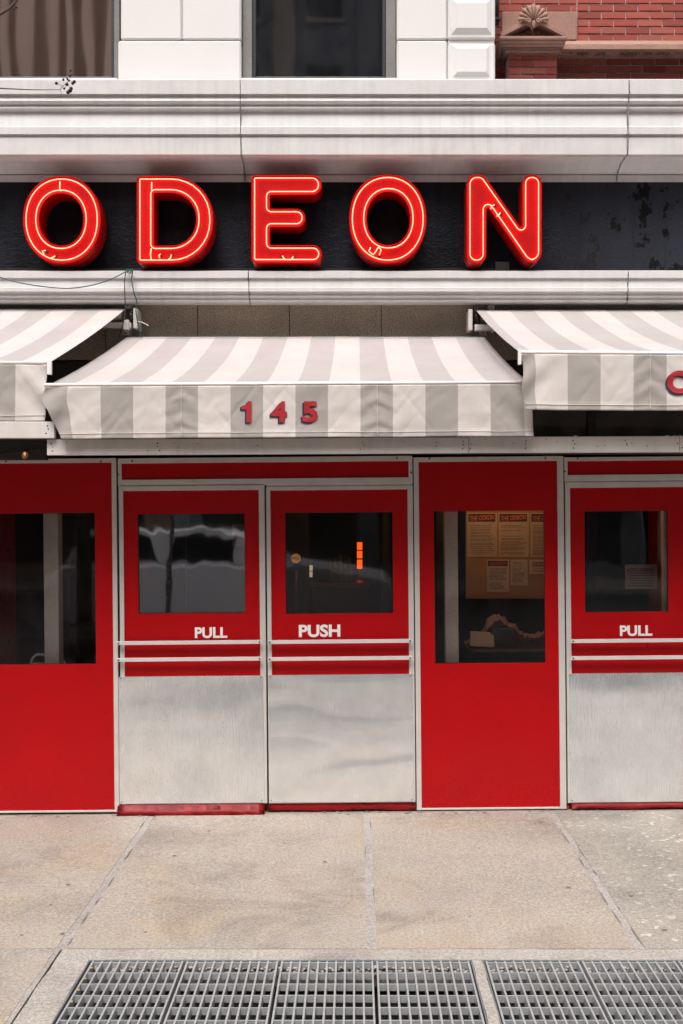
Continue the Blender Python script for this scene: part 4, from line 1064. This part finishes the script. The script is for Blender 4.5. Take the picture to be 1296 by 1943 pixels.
# ------------------------------------------------------------------ loose wires
wire_blue = M('blue_grey_wire', (.06, .09, .13), .5); wire_green = M('green_wire', (.01, .07, .05), .5); wire_black = M('black_wire', (.01, .01, .012), .5)
def cat_pts(l, d0, n=6):
    P_ = [P(x, y, d0 if len(q) == 0 else q[0]) for x, y, *q in l]; out = []
    for i in range(len(P_)-1):
        a = P_[max(i-1, 0)]; b = P_[i]; c = P_[i+1]; e = P_[min(i+2, len(P_)-1)]
        for k in range(n):
            t = k/n; out.append(.5*((2*b)+(-a+c)*t+(2*a-5*b+4*c-e)*t*t+(-a+3*b-3*c+e)*t**3))
    return out+[P_[-1]]
def wire(name, pts, r, mat, label): return tag(tube(name, cat_pts(pts, 7.9), r, mat, None, 6), label, 'wire')
wire('loose_wire', [(-60, 505, 7.86), (0, 526, 7.86), (40, 537, 7.86), (85, 544, 7.86), (130, 547, 7.86), (175, 541, 7.86), (212, 529, 7.86), (238, 516, 7.88), (250, 513, 8.0)], .0042, wire_blue, 'blue grey wire sagging across the lower cornice under the first O')
wire('loose_wire', [(243, 513, 7.9), (238, 520, 7.9), (236.5, 545, 7.9), (237.5, 585, 7.9), (234, 612, 7.88), (226, 640, 7.88)], .0036, wire_black, 'black wire hanging straight down the lower cornice beside the green one')
wire('loose_wire', [(252, 513, 7.9), (250, 530, 7.9), (254, 555, 7.88), (259, 570, 7.9), (258, 590, 7.9), (262, 615, 7.9), (268, 640, 7.9)], .0042, wire_green, 'dark green wire hanging in a curve from the black band')
kn = [(236, 517, 7.88), (243, 511, 7.9), (249, 518, 7.87), (241, 516, 7.88), (252, 511, 7.9), (246, 519, 7.88)]
wire('wire_knot', kn, .0036, wire_green, 'small knot of green and black wire under the letter D')
wire('cable_tie', [(258, 611, 7.96), (268, 611, 7.94), (282, 618, 7.93)], .003, M('white_tie', (.7, .68, .66), .5), 'short white cable tie end beside the left awning bracket')
for k, pp in enumerate(([(1005, 782, 6.3), (1060, 790, 6.3), (1140, 798, 6.3), (1200, 792, 6.3), (1296, 784, 6.3)], [(1068, 785, 6.3), (1064, 800, 6.3), (1074, 815, 6.3), (1078, 828, 6.3)], [(1240, 784, 6.3), (1270, 788, 6.3), (1320, 798, 6.3)])):
    wire('string_wire', pp, .0018, M('brown_twig_wire', (.07, .045, .035), .7), ['thin brown wire strung in the dark gap under the right awning', 'thin brown wire hanging down to the white board under the right awning', 'thin brown wire end at the right edge under the right awning'][k])

# ------------------------------------------------------------------ inside the vestibule
paper = weathered('cream_paper', (.42, .36, .29), (.35, .3, .24), .8, amt=.5, fine=10, bs=.02)
paper2 = weathered('white_paper', (.5, .46, .41), (.42, .38, .34), .8, amt=.5, fine=10, bs=.02)
ink = M('dark_ink', (.04, .035, .03), .7); plaque = M('navy_banner', (.03, .025, .04), .7); odeon_red = M('orange_red_print', (.5, .12, .06), .6)
menu_board = M('brown_menu_board', (.30, .19, .09), .7)
MD = 7.35; my = MD-D0
mb = empty('menu_board', (PX(960, MD), my, PZ(1050, MD)), 'brown board pinned with printed menus behind the right panel window', 'menu board')
box('backing', PX(884, MD), PX(1068, MD), my, my+.02, PZ(1136, MD), PZ(964, MD), menu_board, mb, .002)
def sheet(x0, x1, y0, y1, head, mat, seed, hd=None, lines=True):
    rs = random.Random(seed)
    s = box('menu_sheet', PX(x0, MD), PX(x1, MD), my-.004, my-.001, PZ(y1, MD), PZ(y0, MD), mat, mb, 0)
    yy = my-.0045; top = y0+5
    if head:
        hb = box('printed_banner', PX(x0+1.5, MD), PX(x1-3, MD), yy-.0006, yy, PZ(y0+17 if not hd else y0+hd, MD), PZ(y0+2, MD), plaque, s, 0)
        me = text_mesh('THE ODEON', PX(x0+4, MD), PX(x1-5, MD), PZ(y0+(14 if not hd else hd-2), MD), PZ(y0+(5 if not hd else 4), MD), yy-.0008, .0005, .03, .1)
        for v in me.vertices: v.co.z += (v.co.x-PX((x0+x1)/2, MD))*.06
        child_mesh('lettering', me, odeon_red, s)
        top = y0+(24 if not hd else hd+4)
    bm = bmesh.new(); y = top
    while y < y1-4:
        a = x0+3+rs.random()*3; b = x1-4-rs.random()*9
        if rs.random() < .82:
            x = a
            while x < b-2:
                ln = rs.uniform(2, 8); addbox(bm, PX(x, MD), PX(min(x+ln, b), MD), yy-.0003, yy, PZ(y+.9, MD), PZ(y, MD)); x += ln+1
        y += rs.choice((2.6, 2.6, 2.6, 4))
    mk('printed_lines', bm, ink, s)
    return s
sheet(887, 943, 973, 1057, True, paper, 1); sheet(946, 1003, 973, 1057, True, paper, 2); sheet(1006.5, 1062, 973, 1057, True, paper, 3)
sheet(924, 966, 1062, 1123, True, paper2, 4, 12); sheet(968.5, 1001, 1062, 1111, False, paper2, 5)
s = sheet(1004.5, 1050, 1062, 1089, False, paper2, 6)
child_mesh('lettering', text_mesh('ODEON', PX(1010, MD), PX(1042, MD), PZ(1074, MD), PZ(1066, MD), my-.0055, .0005, .0), ink, s)
# shelf, black box and crumpled cloth
SD = 7.15; sy = SD-D0
tag(box('counter_shelf', PX(888, SD), PX(1120, SD), sy-.2, sy+.25, PZ(1231, SD), PZ(1226, SD), M('dark_wood_shelf', (.07, .045, .035), .5), None, .003), 'dark shelf under the menus behind the right panel window', 'shelf')
tag(box('black_box', PX(931, 7.0), PX(977, 7.0), 7.0-D0, 7.0-D0+.2, PZ(1225.5, 7.0)+.002, PZ(1192, 7.0), M('black_plastic', (.012, .011, .011), .35), None, .006, 2), 'black box half covered by cloth on the shelf', 'box')
bm = bmesh.new(); V = {}
prof_ = [(888, 1224), (893, 1216), (897, 1204), (906, 1201), (915, 1206), (925, 1178), (937, 1163), (944, 1162), (960, 1174), (980, 1191), (992, 1203), (1010, 1205), (1025, 1200), (1060, 1196), (1095, 1202)]
for i in range(len(prof_)*4-3):
    k = min(i//4, len(prof_)-2); t = (i-4*k)/4; xx = prof_[k][0]*(1-t)+prof_[k+1][0]*t; yy = prof_[k][1]*(1-t)+prof_[k+1][1]*t
    for j in range(9):
        u = j/8; d_ = 7.03+.30*u
        h = PZ(yy, 7.1)-PZ(1226, 7.1); z = PZ(1226, 7.1)+.004+h*(math.sin(math.pi*min(1, .30+u*.75)))*(1-.15*u)
        z += .016*noise.noise((xx*.09, u*4, 2))+.045*abs(noise.noise((xx*.13, u*6, 7)))-.010
        V[i, j] = bm.verts.new((PX(xx, 7.1)+.012*noise.noise((u*5, xx*.05, 8)), d_-D0+.015*noise.noise((xx*.08, u*3, 5)), max(z, PZ(1226, SD)+.003)))
n_ = len(prof_)*4-3
for i in range(n_-1):
    for j in range(8): bm.faces.new((V[i, j], V[i+1, j], V[i+1, j+1], V[i, j+1]))
bmesh.ops.solidify(bm, geom=list(bm.faces), thickness=.003)
tag(mk('crumpled_cloth', bm, weathered('pinkish_cloth', (.62, .45, .38), (.3, .2, .16), .9), None, True), 'crumpled pinkish cloth heaped over the box on the shelf', 'cloth')
bm = bmesh.new(); addbox(bm, -.075, .075, -.05, .05, -.004, .004, .002); bmesh.ops.rotate(bm, verts=bm.verts, matrix=Matrix.Rotation(R(62), 3, 'X') @ Matrix.Rotation(R(8), 3, 'Y'))
bmesh.ops.translate(bm, verts=bm.verts, vec=P(915, 1213, 6.98))
tag(mk('folded_napkin', bm, weathered('tan_napkin', (.40, .29, .22), (.3, .21, .16), .9)), 'folded pale napkin leaning at the left end of the crumpled cloth', 'napkin')
# lamps in the vestibule, seen glowing as small warm points
warm = M('warm_lamp_glow', (.9, .6, .3), .4); B(warm).inputs['Emission Color'].default_value = (1, .52, .2, 1); B(warm).inputs['Emission Strength'].default_value = 90
for k, (x, y, z, lb) in enumerate(((.78, .35, 2.0, 'small warm bulb under the vestibule ceiling left of the menus'), (1.05, .30, 2.0, 'small warm bulb under the vestibule ceiling above the menus'), (-.15, .9, 2.0, 'small warm bulb under the vestibule ceiling behind the push door'))):
    e = empty('ceiling_bulb', (x, y, z), lb, 'bulb', 'warm bulbs under the vestibule ceiling')
    bm = bmesh.new(); addball(bm, (x, y, z), .022, u=12, v=8); mk('globe', bm, warm, e, True)
    tube('socket', [(x, y, z+.02), (x, y, z+.06)], .012, dark_metal, e)
# door notice and notes
def paper_note(name, px0, px1, py0, py1, d0, label, lines, title=None, mat=None):
    y = d0-D0
    e = tag(box(name, PX(px0, d0), PX(px1, d0), y, y+.003, PZ(py1, d0), PZ(py0, d0), mat or paper2, None, 0), label, 'notice')
    bm = bmesh.new(); rs = random.Random(px0)
    for k in range(lines):
        yy = py0+(py1-py0)*(.34 if title else .12)+(py1-py0)*.6*k/lines; a = px0+4+rs.random()*5; b = px1-4-rs.random()*5
        addbox(bm, PX(a, d0), PX(b, d0), y-.0006, y-.0002, PZ(yy+1, d0), PZ(yy, d0))
    mk('printed_lines', bm, ink, e, local=True)
    if title: link('lettering', text_mesh(title, PX(px0+4, d0), PX(px1-4, d0), PZ(py0+14, d0), PZ(py0+7, d0), y-.0005, .0006, .03), M('dull_red_ink', (.3, .04, .03), .6), e)
    return e
paper_note('paper_notice', 1186, 1247, 1071, 1118, 6.9, 'white paper notice headed ACTIVE DOORWAY behind the right door window', 6, 'ACTIVE DOORWAY', M('notice_paper', (.5, .43, .42), .8))
paper_note('paper_note', 441, 469, 995, 1037, 7.2, 'cream paper note behind the upper right of the left door window', 7, None, M('note_paper', (.22, .17, .12), .8))
# inner door with round sign and pull handle, seen through the push door
e = empty('inner_door', (PX(562, 7.6), 1.0, 0), 'dark inner door with round amber sticker and long pull handle', 'door')
box('door_leaf', PX(535, 7.6), PX(585, 7.6), 1.02, 1.05, .02, 2.04, M('dark_inner_door', (.015, .013, .012), .3), e, .003)
bm = bmesh.new(); r_ = bmesh.ops.create_cone(bm, cap_ends=True, segments=28, radius1=.033, radius2=.033, depth=.003, matrix=Matrix.Translation(P(561.5, 1059.5, 7.6)) @ Matrix.Rotation(R(90), 4, 'X'))
amber = M('amber_sticker', (.55, .25, .10), .6); B(amber).inputs['Emission Color'].default_value = (1, .45, .15, 1); B(amber).inputs['Emission Strength'].default_value = .12  # faint glow added to the sticker, which is no lamp
mk('round_sticker', bm, amber, e)
child_mesh('lettering', text_mesh('PULL', PX(555, 7.59), PX(568, 7.59), PZ(1061.5, 7.59), PZ(1057.5, 7.59), .985, .001, .03), ink, e)
tube('pull_handle', [P(562, 1082, 7.5), P(561, 1110, 7.5), P(562, 1165, 7.5)], .0085, M('copper_handle', (.35, .2, .14), .35, .7), e)
# dining room things
lamp = empty('column_lamp', P(682.5, 1085, 11), 'glowing orange column lamp inside the restaurant', 'lamp')
og = M('orange_lamp_glow', (.9, .4, .1), .5); B(og).inputs['Emission Color'].default_value = (1, .10, .008, 1); B(og).inputs['Emission Strength'].default_value = .9
for a, b in ((1029, 1043), (1045.5, 1059), (1062, 1079)):
    tube('lamp_segment', [P(682.5, a, 11), P(682.5, b, 11)], .026, og, lamp, 14)
tube('lamp_pole', [P(682.5, 1020, 11.02), P(682.5, 1290, 11.02)], .012, dark_metal, lamp)
bar = empty('bar_counter', (PX(640, 10.5), 4.2, 0), 'dim bar counter with warm highlights deep inside the restaurant', 'bar')
box('counter_top', PX(590, 10.5), PX(700, 10.5), 3.6, 4.3, 1.08, 1.13, M('polished_wood', (.18, .1, .05), .2), bar, .006)
box('counter_front', PX(595, 10.5), PX(695, 10.5), 3.7, 4.25, .02, 1.08, M('dark_wood', (.04, .025, .018), .4), bar, .006)
wl = M('pale_warm_glow', (.9, .8, .6), .5); B(wl).inputs['Emission Color'].default_value = (1, .82, .5, 1); B(wl).inputs['Emission Strength'].default_value = .22
for k, (px, py, rx, rz) in enumerate(((644, 1072, .045, .012), (588, 1078, .03, .03), (588, 1090, .028, .03))):
    e = empty('wall_light', P(px, py, 12), ['faint flat pale light above the bar counter', 'faint square pale light left of the bar, upper one', 'faint square pale light left of the bar, lower one'][k], 'light')
    p = P(px, py, 12); box('shade', p.x-rx, p.x+rx, p.y, p.y+.03, p.z-rz, p.z+rz, wl, e, .004)
    box('wall_mount', p.x-rx*.5, p.x+rx*.5, p.y+.031, p.y+.06, p.z-rz*.5, p.z+rz*.5, dark_metal, e, .002)
# bottles on the bar
bm = bmesh.new(); btl = M('bottle_glass', (.25, .14, .05), .15, 0, Transmission_Weight=.3)
for k in range(5):
    px = 628+k*9; h = .2+.05*((k*7) % 3)/2; p = P(px, 1100, 10.4)
    bm = bmesh.new(); z0 = 1.131; prof = [(.0, 0), (.035, 0), (.036, h*.6), (.014, h*.78), (.013, h)]
    addtube(bm, [(p.x, p.y, z0), (p.x, p.y, z0+h*.6)], .035, 12); addtube(bm, [(p.x, p.y, z0+h*.6), (p.x, p.y, z0+h*.75), (p.x, p.y, z0+h)], .03, 12, False, .011)
    tag(mk('bottle', bm, btl, None, True), ['leftmost', 'second', 'middle', 'fourth', 'rightmost'][k]+' amber bottle of the row on the dim bar counter', 'bottle', 'bottles on the bar counter')
# chair behind the left panel
ch = empty('cafe_chair', (PX(73, 7.15), .75, 0), 'white metal chair back low behind the left panel window', 'chair')
def cp(px, py, d0): return P(px, py, d0)
cm = M('white_chair_metal', (.6, .58, .57), .35)
tube('back_frame', [cp(56, 1330, 7.1), cp(58, 1262, 7.1), cp(62, 1248, 7.1), cp(70, 1242, 7.1), cp(88, 1243, 7.1), cp(112, 1246, 7.1), cp(122, 1256, 7.1), cp(124, 1330, 7.1)], .009, cm, ch)
for py in (1257, 1272, 1290): box('back_slat', PX(59, 7.1), PX(122, 7.1), 7.09-D0, 7.105-D0, PZ(py+5, 7.1), PZ(py, 7.1), cm, ch, .003)
box('seat', PX(54, 7.1), PX(126, 7.1), 7.1-D0, 7.1-D0+.4, .44, .465, cm, ch, .008)
for x in (PX(58, 7.1), PX(122, 7.1)):
    for y in (7.12-D0, 7.46-D0): tube('leg', [(x, y, .44), (x, y, .012)], .011, cm, ch)

# ------------------------------------------------------------------ the street behind the camera (seen in the glass and steel)
van_w = M('white_car_paint', (.75, .75, .77), .25); tyre = M('tyre_rubber', (.02, .02, .02), .9); carglass = M('car_glass', (.015, .017, .02), .08); rimm = M('wheel_rim', (.4, .4, .42), .3, .8)
def car(x0, L, yc, label):
    e = empty('parked_car', (x0+L/2, yc, -.13), label, 'car')
    wd = 1.8; y0, y1 = yc-wd/2, yc+wd/2; z = -.13
    body = [(x0, z+.35), (x0+L, z+.35), (x0+L, z+.85), (x0+L-.05, z+1.02), (x0+L*.72, z+1.15), (x0+L*.70, z+1.2), (x0+.25, z+1.21), (x0, z+1.0)]
    prism('body', body, 'y', y0, y1, van_w, e, .05)
    cabn = [(x0+.25, z+1.211), (x0+L*.70, z+1.201), (x0+L*.58, z+1.62), (x0+L*.5, z+1.68), (x0+.55, z+1.66)]
    prism('roof', cabn, 'y', y0+.08, y1-.08, van_w, e, .04)
    for a, b in ((.10, .32), (.34, .56)):
        g_ = [(x0+L*a+.05, z+1.24), (x0+L*b, z+1.24), (x0+L*(b-.01), z+1.59), (x0+L*a+.12, z+1.59)]
        prism('side_window', g_, 'y', y1-.085, y1-.072, carglass, e); prism('side_window', g_, 'y', y0+.072, y0+.085, carglass, e)
    for wx in (x0+.8, x0+L-.85):
        for wy in (y0+.02, y1-.22):
            bm = bmesh.new(); bmesh.ops.create_cone(bm, cap_ends=True, segments=28, radius1=.34, radius2=.34, depth=.22, matrix=Matrix.Translation((wx, wy+.1, z+.34)) @ Matrix.Rotation(R(90), 4, 'X'))
            w_ = mk('wheel', bm, tyre, e)
            bm = bmesh.new(); bmesh.ops.create_cone(bm, cap_ends=True, segments=20, radius1=.2, radius2=.2, depth=.235, matrix=Matrix.Translation((wx, wy+.1, z+.34)) @ Matrix.Rotation(R(90), 4, 'X')); mk('rim', bm, rimm, w_, local=False)
    for s in (0, 1):
        box('headlight', x0+L-.06, x0+L+.004, y0+.1+s*1.25, y0+.45+s*1.25, z+.66, z+.8, rimm, e, .01)
car(-4.2, 4.7, -9.3, 'white parked car across from the doors, seen only as a reflection')
brown_b = weathered('brown_facade', (.62, .43, .34), (.45, .29, .22), .85, (1, 1, .4), .6, 8, .2)
brown_dark = weathered('brown_facade_recess', (.32, .2, .15), (.22, .14, .10), .85)
grey_b = weathered('grey_facade', (.22, .225, .25), (.14, .145, .16), .85, (1, 1, .4), .6, 8, .2)
pale_b = weathered('pale_facade', (.42, .36, .30), (.28, .23, .19), .8, (1, 1, .4), .6, 8, .2)
def block_building(x0, x1, h, mat, label, win=1.3, sp=2.2, ribs=False):
    e = empty('street_building', ((x0+x1)/2, -26, 0), label, 'building')
    box('wall', x0, x1, -30, -24, 0, h, mat, e, 0)
    wm = M('reflected_window', (.02, .022, .026), .1)
    bm = bmesh.new(); addbox(bm, -.5, .5, -.05, .12, -.5, .5); me = bpy.data.meshes.new('window'); bm.to_mesh(me); bm.free(); me.materials.append(wm)
    bm = bmesh.new(); addbox(bm, -.6, .6, -.02, .14, -.08, .08); ms = bpy.data.meshes.new('window_sill'); bm.to_mesh(ms); bm.free(); ms.materials.append(pale_b)
    n = int((x1-x0)/sp)
    if ribs:
        bm = bmesh.new(); addbox(bm, -.13, .13, 0, .35, 0, 1); rm = bpy.data.meshes.new('rib'); bm.to_mesh(rm); bm.free(); rm.materials.append(brown_b)
        k = x0+.3
        while k < x1-.2:
            o = link('rib', rm, None, e); o.location = (k-(x0+x1)/2, 2.0-.05, 4); o.scale = (rnd(.7, 1.3), 1, h-4.6); k += rnd(.42, .7)
        n = 0
    for i in range(n):
        z = 4.6
        while z < h-2:
            o = link('window', me, None, e); o.location = (x0+(i+.5)*(x1-x0)/n-(x0+x1)/2, 2.0-.06, z); o.scale = (win*.8, 1, 1.9)
            s_ = link('window_sill', ms, None, e); s_.location = (o.location.x, 2.0, z-1.02); s_.scale = (win*.8, 1, 1); z += 3.3
    for i in range(n+1 if n else 0):
        xx = x0+i*(x1-x0)/n; box('pilaster', xx-.32, xx+.32, -23.999, -23.72, 0, h-.51, pale_b if i % 3 == 1 else mat, e, .01)
    box('cornice', x0-.1, x1+.1, -24.05, -23.6, h-.5, h, mat, e, .02)
    box('shop_front', x0+.6, x1-.6, -24.02, -23.95, .4, 3.1, wm, e, .02)
block_building(-40, -22.5, 17, pale_b, 'pale building across the street at far left, reflected in the glass')
block_building(-22, -5.0, 19, brown_dark, 'brown ribbed building across the street, reflected in the upper left window', ribs=True)
block_building(-4.8, 8, 21, grey_b, 'grey stone building straight across the street')
block_building(8.2, 24, 17, pale_b, 'pale stone building across the street to the right')
block_building(24.3, 40, 15, brown_b, 'brown building across the street at far right')
# bare street tree at the kerb; one twig with berries reaches into the picture
bark = weathered('grey_bark', (.05, .04, .033), (.03, .024, .02), .9, amt=.7); berry = M('dark_berry', (.012, .008, .02), .45)
tree = empty('street_tree', (-2.75, -4.6, 0), 'bare street tree whose berried twig hangs over the upper cornice at left', 'tree')
trunk = tube('trunk', [(-2.75, -4.6, -.05), (-2.73, -4.6, 1.2), (-2.78, -4.62, 2.4), (-2.7, -4.6, 3.4)], .09, bark, tree, 12, False, .05)
bm = bmesh.new(); rs = random.Random(21)
def branch(p, dirv, L, r, depth):
    pts = [p]; dcur = dirv.normalized()
    for k in range(5):
        dcur = (dcur+Vector((rs.uniform(-.25, .25), rs.uniform(-.25, .25), rs.uniform(-.1, .2)))).normalized(); pts.append(pts[-1]+dcur*L/5)
    addtube(bm, pts, r, 6, False, r*.5)
    if depth:
        for k in range(3): branch(pts[2+k], (dcur+Vector((rs.uniform(-1, .3), rs.uniform(-.9, .4), rs.uniform(.0, .9)))), L*.62, r*.5, depth-1)
for k in range(6): branch(Vector((-2.7, -4.6, 2.4+k*.18)), Vector((rs.uniform(-1, -.1), rs.uniform(-1, .2), 1)), 1.6, .028, 3)
mk('branches', bm, bark, tree, True)
TD = 3.0
bm = bmesh.new()
def tw(l, r, n=5): addtube(bm, cat_pts(l, TD, 4), r, n, False, r*.6)
addtube(bm, [Vector((-2.72, -4.6, 3.0)), P(-300, 100, 2.6), P(-40, 165, TD), P(0, 167.5, TD), P(50, 170, TD), P(90, 170.5, TD), P(114, 170, TD)], .0028, 6, False, .0006)
tw([(114, 170), (120, 163), (126, 158), (131, 152), (135, 143), (134, 135)], .0009)
tw([(114, 170), (116, 176), (115, 183)], .0007); tw([(126, 158), (131, 164), (133, 172)], .0008); tw([(120, 163), (112, 160), (107, 158)], .0007)
tw([(131, 152), (126, 148), (120, 151)], .0007); tw([(131, 152), (137, 155), (140, 157)], .0007); tw([(128, 160), (124, 165), (121, 168)], .0007)
addtube(bm, [Vector((-2.7, -4.6, 3.3)), P(-400, -200, 2.4), P(-30, 33, TD), P(0, 27, TD), P(18, 16, TD), P(36, -4, TD), P(60, -60, TD)], .007, 6, False, .0022)
tw([(2, 26), (-4, 14), (-10, 8)], .0012); tw([(20, 14), (24, 17), (27, 18)], .001)
mk('twig', bm, M('brown_twig', (.11, .06, .045), .8), tree, True)
bm = bmesh.new()
for x, y, r_ in ((107, 158, 3), (120, 151, 2.5), (128, 150, 2.3), (134, 134, 2.2), (133, 143, 2.8), (141, 155, 3.2), (138, 158, 3), (127, 160, 3.2), (135, 168, 3.4), (133, 172, 3.8), (129, 175, 3.6), (122, 168, 2.4), (131, 153, 2), (26, 17, 2.6), (22, 12, 2.2), (31, 14, 2.4)):
    bm = bmesh.new(); addball(bm, P(x, y, TD), r_*TD/F, u=10, v=7); mk('berry', bm, berry, tree, True)
# punched steel sign post at the kerb (its reflection shows in the left door window)
sp_ = empty('sign_post', (-2.02, -5.35, 0), 'perforated steel sign post at the kerb, seen as a reflection in the left door', 'post')
box('post', -2.05, -1.99, -5.38, -5.32, -.1, 3.2, M('post_steel', (.05, .045, .045), .5, .5), sp_, .004)
bm = bmesh.new()
for k in range(40): addbox(bm, -2.03, -2.01, -5.319, -5.317, .1+k*.075, .12+k*.075)
tag(mk('post_holes', bm, M('post_hole_light', (.35, .34, .34), .6), sp_), kind='stuff')
